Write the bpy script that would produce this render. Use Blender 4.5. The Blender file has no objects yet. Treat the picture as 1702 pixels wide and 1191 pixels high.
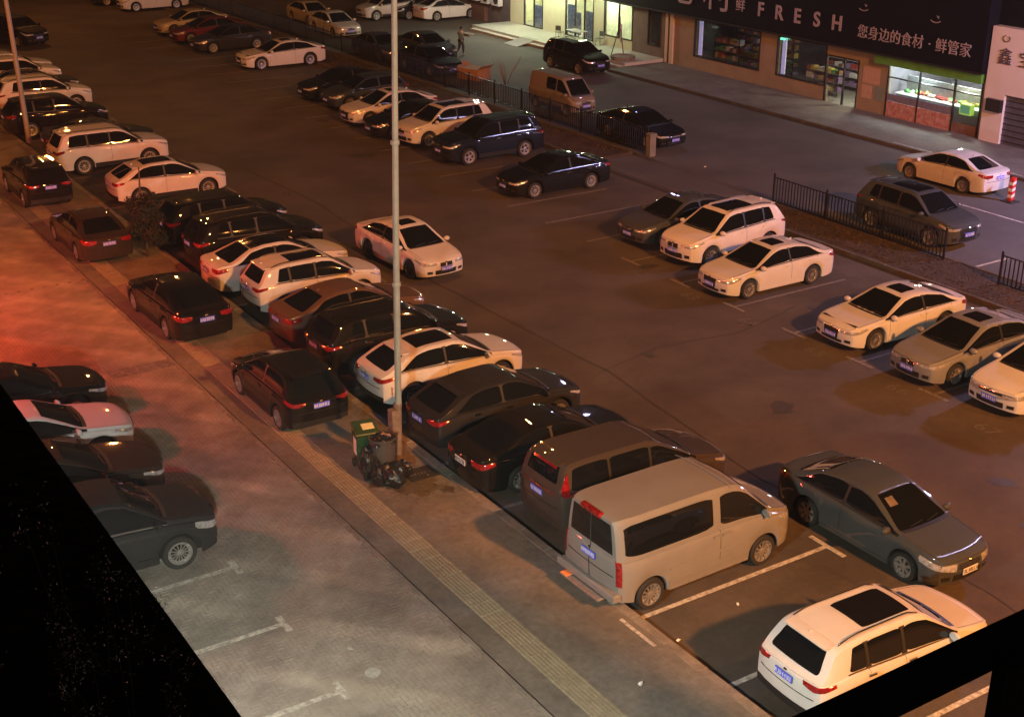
import bpy, math, random
from mathutils import Vector, Matrix, Quaternion
random.seed(7)
S = bpy.context.scene
COL = S.collection
R = math.radians

# ------------------------------------------------------------------ camera
cam = bpy.data.cameras.new('camera'); camo = bpy.data.objects.new('camera', cam); COL.objects.link(camo)
cam.sensor_width = 36.0; cam.lens = 47.04; cam.clip_start = 0.05; cam.clip_end = 2000
PIT, ROL, YAW, HC = 0.395678, 0.00174, 0.573979, 14.506
fw = Vector((math.sin(YAW)*math.cos(PIT), math.cos(YAW)*math.cos(PIT), -math.sin(PIT)))
rt = Vector((math.cos(YAW), -math.sin(YAW), 0)); up = rt.cross(fw)
rr_ = rt*math.cos(ROL)+up*math.sin(ROL); uu_ = -rt*math.sin(ROL)+up*math.cos(ROL)
m = Matrix((rr_, uu_, -fw)).transposed().to_4x4(); m.translation = (0, 0, HC)
camo.matrix_world = m
S.camera = camo

# ------------------------------------------------------------------ night sky
w = bpy.data.worlds.new('World'); S.world = w; w.use_nodes = True
nt = w.node_tree; bg = nt.nodes['Background']
sky = nt.nodes.new('ShaderNodeTexSky'); sky.sky_type = 'NISHITA'; sky.sun_disc = False
sky.sun_elevation = R(1.0); sky.sun_rotation = R(40)
nt.links.new(sky.outputs[0], bg.inputs[0]); bg.inputs[1].default_value = 0.005

# ------------------------------------------------------------------ lamps (off frame or on the poles) and added fills
def lamp(name, loc, watts, col, size=.35, typ='POINT', aim=None, sy=None, spread=None):
    l = bpy.data.lights.new(name, typ); l.energy = watts; l.color = col
    if typ == 'AREA':
        l.size = size
        if sy: l.shape = 'RECTANGLE'; l.size_y = sy
        if spread: l.spread = spread
    elif typ == 'SPOT':
        l.shadow_soft_size = size; l.spot_size = R(150); l.spot_blend = .6
    else: l.shadow_soft_size = size
    o = bpy.data.objects.new(name, l); COL.objects.link(o); o.location = loc
    if aim is not None:
        o.rotation_euler = (Vector(aim)-Vector(loc)).to_track_quat('-Z', 'Y').to_euler()
    return o
SOD = (1.0, .335, .07)
lamp('sodium_lamp_light', (20.0, -20.0, 26.0), 156000, SOD, .8)
lamp('sodium_lamp_light', (31.0, 7.0, 11.0), 4500, SOD, .14)
lamp('sodium_lamp_light', (24.0, 38.0, 13.0), 1900, SOD, .16)
lamp('sodium_lamp_light', (22.0, 68.0, 13.0), 2000, SOD, .16)
lamp('sodium_lamp_light', (24.0, 100.0, 13.0), 2600, SOD, .16)
lamp('white_lamp_light', (3.6, 11.0, 6.2), 5900, (.98, 1.0, .82), .25)
lamp('red_sign_light', (1.8, 40.5, 4.2), 5200, (1.0, .115, .035), .4)
lamp('red_sign_light', (.8, 33.0, 6.5), 3300, (1.0, .06, .045), .4)
lamp('plant_fill_light', (-1.2, .6, 14.4), 7, (1, .95, .85), .3)  # unseen fill added to brighten the dry plants on the ledge
lamp('orange_fill_light', (3.5, 61.0, 5.0), 1700, (1, .27, .05), .15)  # no sign here; added to spread orange glow over the far left
lamp('violet_sign_light', (50.4, 24.0, 8.2), 850, (.70, .60, 1.0), .12, 'AREA', (24, 24, 0), 46)
lamp('white_lamp_light', (47.5, 23.5, 7.5), 8500, (.60, .56, 1.0), .3)
lamp('violet_sign_light', (45.0, 56.0, 11), 600, (.58, .50, 1.0), .3)

S.view_settings.view_transform = 'Standard'; S.view_settings.look = 'None'
S.view_settings.exposure = 0; S.view_settings.gamma = 1; S.view_settings.use_curve_mapping = False
S.cycles.use_denoising = True
S.cycles.max_bounces = 5; S.cycles.diffuse_bounces = 2; S.cycles.glossy_bounces = 3
S.cycles.transmission_bounces = 4; S.cycles.transparent_max_bounces = 8
S.cycles.sample_clamp_indirect = 3.0
S.cycles.volume_bounces = 0; S.cycles.caustics_reflective = False; S.cycles.caustics_refractive = False

# ------------------------------------------------------------------ materials
MATS = {}
def mat(name, col, rough=.6, metal=0., coat=0., bump=0., bscale=40., var=0., vscale=3., col2=None, emit=None, es=0., spec=.5, rvar=0., trans=0., alpha=None, detail=6):
    if name in MATS: return MATS[name]
    m = bpy.data.materials.new(name); m.use_nodes = True; MATS[name] = m
    t = m.node_tree; b = t.nodes['Principled BSDF']; L = t.links
    b.inputs['Base Color'].default_value = (*col, 1); b.inputs['Roughness'].default_value = rough
    b.inputs['Metallic'].default_value = metal; b.inputs['Coat Weight'].default_value = coat
    b.inputs['Coat Roughness'].default_value = .035; b.inputs['Specular IOR Level'].default_value = spec
    if trans: b.inputs['Transmission Weight'].default_value = trans
    if emit: b.inputs['Emission Color'].default_value = (*emit, 1); b.inputs['Emission Strength'].default_value = es
    tc = t.nodes.new('ShaderNodeTexCoord')
    if var or col2:
        n = t.nodes.new('ShaderNodeTexNoise'); n.inputs['Scale'].default_value = vscale; n.inputs['Detail'].default_value = detail
        n.inputs['Roughness'].default_value = .62
        L.new(tc.outputs['Object'], n.inputs['Vector'])
        r = t.nodes.new('ShaderNodeValToRGB'); r.color_ramp.elements[0].position = .32; r.color_ramp.elements[1].position = .68
        c2 = col2 or tuple(min(1, c*(1+var)) for c in col); c1 = col if col2 else tuple(c*(1-var) for c in col)
        r.color_ramp.elements[0].color = (*c1, 1); r.color_ramp.elements[1].color = (*c2, 1)
        L.new(n.outputs[0], r.inputs[0]); L.new(r.outputs[0], b.inputs['Base Color'])
    if rvar:
        n2 = t.nodes.new('ShaderNodeTexNoise'); n2.inputs['Scale'].default_value = 5; n2.inputs['Detail'].default_value = 5
        L.new(tc.outputs['Object'], n2.inputs['Vector'])
        mr = t.nodes.new('ShaderNodeMapRange'); mr.inputs[1].default_value = .35; mr.inputs[2].default_value = .7
        mr.inputs[3].default_value = max(.02, rough-rvar); mr.inputs[4].default_value = rough+rvar
        L.new(n2.outputs[0], mr.inputs[0]); L.new(mr.outputs[0], b.inputs['Roughness'])
    if bump:
        n3 = t.nodes.new('ShaderNodeTexNoise'); n3.inputs['Scale'].default_value = bscale; n3.inputs['Detail'].default_value = 4
        L.new(tc.outputs['Object'], n3.inputs['Vector'])
        bp = t.nodes.new('ShaderNodeBump'); bp.inputs['Strength'].default_value = bump; bp.inputs['Distance'].default_value = .02
        L.new(n3.outputs[0], bp.inputs['Height']); L.new(bp.outputs[0], b.inputs['Normal'])
    return m
def paint(name, col, metal=.0, rough=.32):
    return mat('paint_'+name, col, .6, metal*.35, 1.0, var=.05, vscale=2.2, spec=.06)
PAINT = {
 'white': paint('white', (.54, .545, .55)), 'pearl': paint('pearl', (.62, .60, .58), .1), 'black': paint('black', (.006, .0055, .005), 0, .25),
 'darkgrey': paint('darkgrey', (.020, .020, .021), .3), 'grey': paint('grey', (.060, .068, .074), .55, .35), 'silver': paint('silver', (.42, .41, .39), .45, .4),
 'champagne': paint('champagne', (.215, .215, .21), .35, .42), 'brown': paint('brown', (.055, .044, .036), .4), 'bronze': paint('bronze', (.12, .075, .05), .5),
 'navy': paint('navy', (.008, .012, .024), .3), 'red': paint('red', (.09, .012, .01), .2), 'gold': paint('gold', (.36, .30, .18), .4),
 'bluegrey': paint('bluegrey', (.03, .04, .05), .3), 'greysilver': paint('greysilver', (.20, .21, .22), .5, .36), 'darkbrown': paint('darkbrown', (.03, .02, .016), .3),
 'beige': paint('beige', (.20, .165, .13), .1, .5)}
M_GLASS = mat('car_glass', (.006, .007, .008), .03, spec=.7)
M_GLASS2 = mat('sunroof_glass', (.008, .007, .008), .10, spec=.5, rvar=.05)
M_BLACK = mat('black_plastic', (.012, .012, .012), .55, bump=.15, bscale=90)
M_UNDER = mat('underbody', (.006, .006, .006), .9)
M_TYRE = mat('tyre_rubber', (.016, .015, .014), .8, var=.2, vscale=9)
M_RIM = mat('rim_alloy', (.45, .44, .43), .35, .75, var=.15, vscale=12)
M_RIMD = mat('rim_dark', (.10, .10, .10), .4, .6, var=.2, vscale=12)
M_CHROME = mat('chrome', (.62, .62, .62), .16, 1.)
M_HEAD = mat('headlamp_lens', (.42, .42, .43), .08, .35, 1., var=.4, vscale=14)
M_TAIL = mat('tail_lamp_lens', (.20, .008, .008), .12, 0, 1., var=.6, vscale=16)
M_TAILW = mat('tail_lamp_clear', (.55, .50, .48), .14, 0, 1.)
M_PLATEB = mat('plate_blue', (.09, .13, .75), .35, var=.1)
M_PLATEC = mat('plate_characters', (.75, .76, .8), .4)
M_PLATEW = mat('plate_white', (.62, .63, .66), .35, var=.1)

# ------------------------------------------------------------------ mesh helpers
def mesh(name, V, F, smooth=False, sharp=35):
    me = bpy.data.meshes.new(name); me.from_pydata([tuple(v) for v in V], [], F); me.update()
    if smooth:
        me.shade_smooth()
        me.set_sharp_from_angle(angle=R(sharp))
    return me
def put(name, me, m, parent=None, kind=None, label=None, cat=None, group=None, loc=None):
    o = bpy.data.objects.new(name, me); COL.objects.link(o)
    if me is not None and m is not None:
        if not me.materials: me.materials.append(m)
        elif me.materials[0] != m:
            o.material_slots[0].link = 'OBJECT'; o.material_slots[0].material = m
    if parent: o.parent = parent
    if kind: o['kind'] = kind
    if label: o['label'] = label
    if cat: o['category'] = cat
    if group: o['group'] = group
    if loc is not None: o.location = loc
    return o
def thing(name, label, cat, loc=(0, 0, 0), rz=0, group=None):
    o = put(name, None, None, None, None, label, cat, group, loc); o.rotation_euler = (0, 0, rz); return o
class MB:
    def __init__(s): s.V = []; s.F = []
    def box(s, x0, x1, y0, y1, z0, z1):
        b = len(s.V)
        s.V += [(x0,y0,z0),(x1,y0,z0),(x1,y1,z0),(x0,y1,z0),(x0,y0,z1),(x1,y0,z1),(x1,y1,z1),(x0,y1,z1)]
        s.F += [tuple(b+i for i in f) for f in ((0,3,2,1),(4,5,6,7),(0,1,5,4),(1,2,6,5),(2,3,7,6),(3,0,4,7))]
        return s
    def cbox(s, x0, x1, y0, y1, z0, z1, c=.01):   # box with chamfered top
        b = len(s.V)
        s.V += [(x0,y0,z0),(x1,y0,z0),(x1,y1,z0),(x0,y1,z0),(x0,y0,z1-c),(x1,y0,z1-c),(x1,y1,z1-c),(x0,y1,z1-c),
                (x0+c,y0+c,z1),(x1-c,y0+c,z1),(x1-c,y1-c,z1),(x0+c,y1-c,z1)]
        s.F += [tuple(b+i for i in f) for f in ((0,3,2,1),(0,1,5,4),(1,2,6,5),(2,3,7,6),(3,0,4,7),(4,5,9,8),(5,6,10,9),(6,7,11,10),(7,4,8,11),(8,9,10,11))]
        return s
    def tube(s, pts, rad, n=8, cap=True):
        pts = [Vector(p) for p in pts]; rads = rad if isinstance(rad, (list, tuple)) else [rad]*len(pts)
        b = len(s.V); ref = None
        for i, p in enumerate(pts):
            d = (pts[min(i+1, len(pts)-1)]-pts[max(i-1, 0)]).normalized()
            if ref is None: ref = Vector((1, 0, 0)) if abs(d.x) < .9 else Vector((0, 1, 0))
            a = d.cross(ref).normalized(); c = d.cross(a).normalized(); ref = -c if False else ref
            for k in range(n):
                t = 2*math.pi*k/n; s.V.append(tuple(p+(a*math.cos(t)+c*math.sin(t))*rads[i]))
        for i in range(len(pts)-1):
            for k in range(n):
                q = b+i*n; s.F.append((q+k, q+(k+1) % n, q+n+(k+1) % n, q+n+k))
        if cap:
            s.F.append(tuple(b+k for k in range(n))[::-1]); s.F.append(tuple(b+(len(pts)-1)*n+k for k in range(n)))
        return s
    def lathe(s, prof, n=20, axis='z', c=(0, 0, 0)):
        b = len(s.V)
        for r_, h in prof:
            for k in range(n):
                t = 2*math.pi*k/n; x, y = r_*math.cos(t), r_*math.sin(t)
                p = (x, y, h) if axis == 'z' else (x, h, y)
                s.V.append((p[0]+c[0], p[1]+c[1], p[2]+c[2]))
        for i in range(len(prof)-1):
            for k in range(n):
                q = b+i*n; s.F.append((q+k, q+(k+1) % n, q+n+(k+1) % n, q+n+k))
        return s
    def blob(s, c, r, n=10, k=7, seed=0, amp=.25, flat=0):
        rn = random.Random(seed); b = len(s.V)
        ph = [rn.random()*6 for _ in range(6)]
        for i in range(k+1):
            th = math.pi*i/k
            for j in range(n):
                a = 2*math.pi*j/n
                q = 1+amp*(math.sin(3*a+ph[0])*math.sin(2*th+ph[1])+.6*math.sin(5*a+ph[2]+th*3)*.7+.5*math.cos(7*a-th*5+ph[3])*.5)
                q *= .55+.9*(math.sin(th) > -1)*.5
                s.V.append((c[0]+r[0]*q*math.sin(th)*math.cos(a), c[1]+r[1]*q*math.sin(th)*math.sin(a), max(c[2]+r[2]*q*math.cos(th), flat)))
        for i in range(k):
            for j in range(n):
                q = b+i*n; s.F.append((q+j, q+n+j, q+n+(j+1) % n, q+(j+1) % n))
        return s
    def build(s, name, m, parent=None, smooth=False, **kw):
        return put(name, mesh(name, s.V, s.F, smooth), m, parent, **kw)
def ang(o, a): o.rotation_euler = (0, 0, a); return o

# ------------------------------------------------------------------ vehicle builder
def lin(P, x):
    if x <= P[0][0]: return P[0][1]
    for (a, b), (c, d) in zip(P, P[1:]):
        if x <= c: return b+(d-b)*(x-a)/(c-a) if c > a else d
    return P[-1][1]
def sm(P, x, e=.07): return (lin(P, x-e)+lin(P, x-e/2)+lin(P, x)+lin(P, x+e/2)+lin(P, x+e))/5

TYPES = {
 # T: roof line, S: shoulder line, both as (distance from the front corner, height)
 'sedan': dict(L=4.75, W=1.82, wb=2.75, fo=.92, r=.33, gc=.2, kn=.17, kr=.11, sl=.46, bump=.05,
   T=[(0,.73),(.07,.79),(.35,.85),(1.12,.97),(1.95,1.40),(2.25,1.455),(2.85,1.45),(3.3,1.37),(4.0,1.07),(4.35,1.05),(4.47,1.0)],
   S=[(0,.70),(.3,.79),(1.1,.90),(2.5,.95),(3.8,.99),(4.3,.99),(4.47,.95)], ws=(1.10,1.93), rg=(3.27,4.02), side=(1.02,3.92), bp=[2.52], end=(3.92,3.45), hl=(3.9,6.2), tl=(4.0,6.3)),
 'coupe': dict(L=4.7, W=1.86, wb=2.78, fo=.9, r=.34, gc=.19, kn=.17, kr=.11, sl=.5, bump=.05,
   T=[(0,.70),(.07,.76),(.35,.83),(1.2,.93),(2.0,1.33),(2.35,1.385),(2.8,1.38),(3.4,1.26),(4.1,1.0),(4.3,.99),(4.42,.95)],
   S=[(0,.67),(.3,.76),(1.1,.86),(2.5,.90),(3.8,.95),(4.3,.94),(4.42,.90)], ws=(1.18,1.98), rg=(3.25,4.05), side=(1.1,3.95), bp=[2.65], end=(3.95,3.5), hl=(3.9,6.2), tl=(4.0,6.3)),
 'hatch': dict(L=4.25, W=1.80, wb=2.6, fo=.88, r=.33, gc=.2, kn=.17, kr=.10, sl=.42, bump=.05,
   T=[(0,.73),(.07,.79),(.3,.86),(1.0,1.0),(1.75,1.42),(2.05,1.475),(3.1,1.47),(3.45,1.42),(3.85,1.03),(3.93,.98),(3.98,.94)],
   S=[(0,.70),(.3,.80),(1.0,.92),(2.5,.97),(3.7,1.0),(3.98,.93)], ws=(1.0,1.73), rg=(3.43,3.83), side=(.95,3.55), bp=[2.35], end=(3.62,3.38), hl=(3.9,6.2), tl=(4.4,6.6)),
 'suv': dict(L=4.5, W=1.84, wb=2.68, fo=.90, r=.355, gc=.25, kn=.16, kr=.10, sl=.36, bump=.05,
   T=[(0,.86),(.07,.93),(.3,1.0),(1.0,1.12),(1.68,1.60),(1.98,1.665),(3.2,1.67),(3.7,1.62),(3.85,1.57),(4.13,1.16),(4.2,1.1),(4.24,1.06)],
   S=[(0,.82),(.3,.93),(1.0,1.03),(2.4,1.07),(3.6,1.13),(4.24,1.05)], ws=(1.0,1.66), rg=(3.84,4.13), side=(.95,3.8), bp=[2.3,3.18], end=(3.62,3.5), hl=(4.0,6.2), tl=(4.3,6.4)),
 'cross': dict(L=4.72, W=1.86, wb=2.8, fo=.93, r=.36, gc=.24, kn=.17, kr=.11, sl=.40, bump=.05,
   T=[(0,.80),(.07,.87),(.35,.95),(1.12,1.08),(1.9,1.53),(2.2,1.59),(3.0,1.58),(3.65,1.46),(4.25,1.12),(4.38,1.07),(4.44,1.0)],
   S=[(0,.77),(.3,.88),(1.1,.99),(2.5,1.03),(3.8,1.09),(4.44,.99)], ws=(1.1,1.88), rg=(3.62,4.22), side=(1.05,3.95), bp=[2.5], end=(3.95,3.4), hl=(4.0,6.2), tl=(4.2,6.4)),
 'bigsuv': dict(L=4.85, W=1.91, wb=2.79, fo=.98, r=.375, gc=.27, kn=.15, kr=.09, sl=.30, bump=.05,
   T=[(0,.92),(.07,1.0),(.3,1.07),(1.15,1.17),(1.8,1.66),(2.1,1.74),(3.6,1.76),(4.15,1.72),(4.25,1.66),(4.5,1.18),(4.57,1.12),(4.61,1.05)],
   S=[(0,.88),(.3,.98),(1.1,1.08),(2.4,1.11),(4.0,1.16),(4.61,1.04)], ws=(1.13,1.78), rg=(4.23,4.5), side=(1.05,4.18), bp=[2.42,3.35], end=(4.15,4.05), hl=(4.0,6.2), tl=(4.2,7.0)),
 'mpv': dict(L=5.0, W=1.88, wb=3.0, fo=.98, r=.34, gc=.22, kn=.17, kr=.08, sl=.26, bump=.05,
   T=[(0,.80),(.07,.88),(.4,.97),(1.1,1.15),(2.0,1.68),(2.35,1.77),(4.0,1.80),(4.45,1.77),(4.58,1.72),(4.72,1.25),(4.75,1.15)],
   S=[(0,.77),(.4,.90),(1.1,1.03),(2.4,1.07),(4.4,1.12),(4.75,1.12)], ws=(1.08,1.97), rg=(4.56,4.70), side=(1.0,4.5), bp=[2.3,3.45], end=(4.5,4.42), hl=(4.0,6.2), tl=(6.4,9.6)),
 'van': dict(L=4.62, W=1.97, wb=2.93, fo=.92, r=.34, gc=.30, kn=.15, kr=.04, sl=.17, bump=.04,
   T=[(0,1.0),(.08,1.08),(.68,1.27),(1.32,1.92),(1.6,2.02),(2.2,2.05),(4.2,2.05),(4.38,2.03),(4.43,1.99)],
   S=[(0,.95),(.3,1.07),(.7,1.18),(1.4,1.2),(4.43,1.2)], ws=(.66,1.30), rg=None, side=(.72,4.28), bp=[1.98], end=(4.28,4.28), hl=(3.6,6.2), tl=(2.6,6.8)),
 'micro': dict(L=3.95, W=1.58, wb=2.6, fo=.62, r=.29, gc=.25, kn=.10, kr=.05, sl=.14, bump=.03,
   T=[(0,.85),(.08,.95),(.35,1.06),(1.0,1.74),(1.25,1.84),(3.5,1.86),(3.68,1.82),(3.78,1.25),(3.8,1.15)],
   S=[(0,.8),(.35,1.0),(1.0,1.08),(3.8,1.1)], ws=(.36,.98), rg=(3.67,3.77), side=(.45,3.55), bp=[1.45,2.3], end=(2.35,2.35), hl=(3.6,6.0), tl=(4.0,7.0)),
}
class Body:
    def __init__(s, t):
        s.t = t; s.L = t['L']; s.W = t['W']; s.Lp = t['L']-t['kn']-t['kr']; s.X0 = t['L']/2-t['kn']
        s.wd = [t['fo']-t['kn'], t['fo']-t['kn']+t['wb']]; s.ra = t['r']+.065
    def zlow(s, d):
        z = s.t['gc']
        if d < .25: z += .05*(1-d/.25)
        if d > s.Lp-.3: z += .07*(d-s.Lp+.3)/.3
        return z
    def wf(s, d):
        return sm([(0,.80),(.05,.88),(.16,.945),(.4,.985),(.8,1)], d, .03)*sm([(0,.86),(.05,.93),(.2,.975),(.5,1)], s.Lp-d, .03)
    def bulge(s, d):
        t = s.t; return sm([(0,t['kn']),(1.0,.11),(1.9,.04),(2.6,0),(s.Lp-.9,-.05),(s.Lp,-t['kr'])], d, .1)
    def ring(s, d, arch=False):
        t = s.t; hw = s.W/2*s.wf(d); zl = s.zlow(d)
        if arch:
            for w_ in s.wd:
                if abs(d-w_) < s.ra: zl = max(zl, t['r']+math.sqrt(max(0, s.ra**2-(d-w_)**2)))
        Sh = sm(t['S'], d); Tt = max(sm(t['T'], d, .05), Sh+.012); gh = Tt-Sh; zb = Sh-zl
        f = min(1, gh/.3); yb = hw-.085
        P = [(hw-.24, zl), (hw-.03, zl), (hw-.004, zl+.25*zb), (hw, zl+.5*zb), (hw-.008, zl+.72*zb), (hw-.02, Sh-.07), (hw-.045, Sh-.016), (yb, Sh)]
        for q in (.33, .66, .90): P.append((yb-t['sl']*gh*q+.02*f*math.sin(q*math.pi), Sh+gh*q))
        y10 = P[-1][0]; y11 = y10-.012-.055*f
        P.append((y11, Sh+gh*(.90+.075*f)))
        for k, dz in ((.68, .016), (.34, .004), (0, 0)): P.append((y11*k, Tt-dz*(.3+.7*f)))
        return P
    def pt(s, d, y, z):
        hw = s.W/2; return Vector((s.X0-d+s.bulge(d)*(1-(y/hw)**2), y, z))
    def surf(s, d, u, side=1):
        P = s.ring(d); i = min(int(u), 13); f = u-i
        y = P[i][0]*(1-f)+P[i+1][0]*f; z = P[i][1]*(1-f)+P[i+1][1]*f
        return s.pt(d, y*side, z)
    def top(s, d, q, u0=11.2):     # q -1..1 across the top
        return s.surf(d, 14-abs(q)*(14-u0), 1 if q >= 0 else -1)
    def cap(s, end, v, t):         # end 0 front, 1 rear ; v ring row ; t -1..1
        d = s.Lp*end; P = s.ring(d); i = min(int(v), 13); f = v-i
        y = P[i][0]*(1-f)+P[i+1][0]*f; z = P[i][1]*(1-f)+P[i+1][1]*f
        a = abs(t); y10, z10 = P[10]
        zr = lin([(P[j][0]/y10, P[j][1]) for j in (14, 13, 12, 11, 10)], a)
        z += (zr-z10)*(min(v, 10)/10)**2
        p = s.pt(d, y*t, z); b = s.t['bump']*math.sin(math.pi*min(1, max(0, (v-1)/6)))
        p.x += b*(1 if end == 0 else -1)*(1-a**6); return p
    def wrap(s, end, v, c, side):  # c 0..1 on the cap (t), >1 metres round the corner
        if c <= 1: return s.cap(end, v, c*side)
        d = c-1; return s.surf(d if end == 0 else s.Lp-d, v, side)
    def body(s):
        ds = {0, .02, .05, .1, .17, s.Lp, s.Lp-.02, s.Lp-.05, s.Lp-.1, s.Lp-.17}
        x = .26
        while x < s.Lp-.2: ds.add(round(x, 3)); x += .125
        for w_ in s.wd:
            ds = {q for q in ds if abs(q-w_) > s.ra+.03 or q in (0, s.Lp)}
            for k in range(0, 181, 15): ds.add(w_+s.ra*math.cos(R(k))*.9999)
            ds.add(w_+s.ra+.004); ds.add(w_-s.ra-.004)
        ds = sorted(q for q in ds if 0 <= q <= s.Lp)
        V = []; F = []; N = 29
        for d in ds:
            P = s.ring(d, True); b_ = s.t['bump']
            for k in range(29):
                j = k if k <= 14 else 28-k; y, z = P[j]; V.append(s.pt(d, y if k <= 14 else -y, z))
        for i in range(len(ds)-1):
            for k in range(28):
                a = i*N+k; F.append((a, a+1, a+N+1, a+N))
        for end in (0, 1):
            base = 0 if end == 0 else (len(ds)-1)*N
            cols = [(10, 1), (11, 0), (12, 0), (13, 0), (14, 0)]
            P = s.ring(s.Lp*end); ts = [P[j][0]/P[10][0] for j in (10, 11, 12, 13, 14)]; ts = ts+[-t for t in ts[:-1][::-1]]
            rows = []
            for v in range(1, 10):
                row = []
                for ci, t in enumerate(ts):
                    if ci == 0: row.append(base+v)
                    elif ci == 8: row.append(base+28-v)
                    else: row.append(len(V)); V.append(s.cap(end, v, t))
                rows.append(row)
            rows.append([base+j for j in (10, 11, 12, 13, 14, 15, 16, 17, 18)])
            for r0, r1 in zip(rows, rows[1:]):
                for a, b, c_, d_ in zip(r0, r0[1:], r1[1:], r1): F.append((a, b, c_, d_) if end == 0 else (d_, c_, b, a))
        return mesh('body', V, F, True, 30)
def patch(fn, na, nb, off=.006, back=.006, c=Vector((0, 0, .7))):
    G = [[fn(i/(na-1), j/(nb-1)) for j in range(nb)] for i in range(na)]
    V = []; Nn = {}
    for i in range(na):
        for j in range(nb):
            du = G[min(i+1, na-1)][j]-G[max(i-1, 0)][j]; dv = G[i][min(j+1, nb-1)]-G[i][max(j-1, 0)]
            n = du.cross(dv)
            if n.length < 1e-9: n = G[i][j]-c
            n.normalize(); Nn[i, j] = n
    flip = sum(Nn[i, j].dot(G[i][j]-c) for i in range(na) for j in range(nb)) < 0
    sg = -1 if flip else 1
    for i in range(na):
        for j in range(nb): V.append(G[i][j]+Nn[i, j]*sg*off)
    F = []
    for i in range(na-1):
        for j in range(nb-1):
            q = i*nb+j; f = (q, q+nb, q+nb+1, q+1); F.append(f[::-1] if flip else f)
    bd = [(i, 0) for i in range(na)]+[(na-1, j) for j in range(1, nb)]+[(i, nb-1) for i in range(na-2, -1, -1)]+[(0, j) for j in range(nb-2, 0, -1)]
    b0 = len(V)
    for (i, j) in bd: V.append(G[i][j]-Nn[i, j]*sg*back)
    n = len(bd)
    for k in range(n):
        i, j = bd[k]; i2, j2 = bd[(k+1) % n]; f = (i*nb+j, b0+k, b0+(k+1) % n, i2*nb+j2); F.append(f if not flip else f[::-1])
    return V, F
def lerp(a, b, t): return a+(b-a)*t
def ez(a): return .5-.5*math.cos(math.pi*a)
def chf(a, k=.07): return 1-k*abs(2*a-1)**9
WHEELS = {}
def wheel_meshes(r, style):
    if (r, style) in WHEELS: return WHEELS[r, style]
    w = .105; ri = r*.70
    t = MB().lathe([(ri, -w), (r*.92, -w), (r*.985, -w*.75), (r, -w*.3), (r, w*.3), (r*.985, w*.75), (r*.92, w), (ri, w), (ri*.97, w*.8), (ri*.97, -w*.8)], 24, 'y')
    m1 = mesh('tyre', t.V, t.F, True, 40)
    g = MB(); g.lathe([(ri+.004, -w*.8), (ri+.004, w*.96), (ri*.93, w*.98), (ri*.92, w*.55), (.02, w*.35)], 24, 'y')
    n = {'five': 5, 'ten': 10, 'seven': 7, 'steel': 12, 'multi': 14}[style]
    for k in range(n):
        a = 2*math.pi*k/n; ww = {5: .042, 7: .034, 10: .016, 12: .02, 14: .010}[n]
        ca, sa = math.cos(a), math.sin(a); b = len(g.V)
        for (rad, hw_, yy) in ((.03, ww*.8, w*.75), (ri*.95, ww, w*.93)):
            for sgn in (-1, 1):
                for y0 in (yy-.03, yy):
                    g.V.append((rad*ca-sgn*hw_*sa, y0, rad*sa+sgn*hw_*ca))
        g.F += [tuple(b+i for i in f) for f in ((1,3,7,5),(0,4,6,2),(0,1,5,4),(2,6,7,3),(4,5,7,6))]
    g.lathe([(.055, w*.4), (.055, w*.82), (.04, w*.86), (.001, w*.86)], 10, 'y')
    m2 = mesh('rim', g.V, g.F, True, 30)
    d = MB().lathe([(ri*.9, w*.5), (.001, w*.5)], 20, 'y'); m3 = mesh('brake_disc', d.V, d.F)
    WHEELS[r, style] = (m1, m2, m3); return WHEELS[r, style]
CACHE = {}
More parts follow.
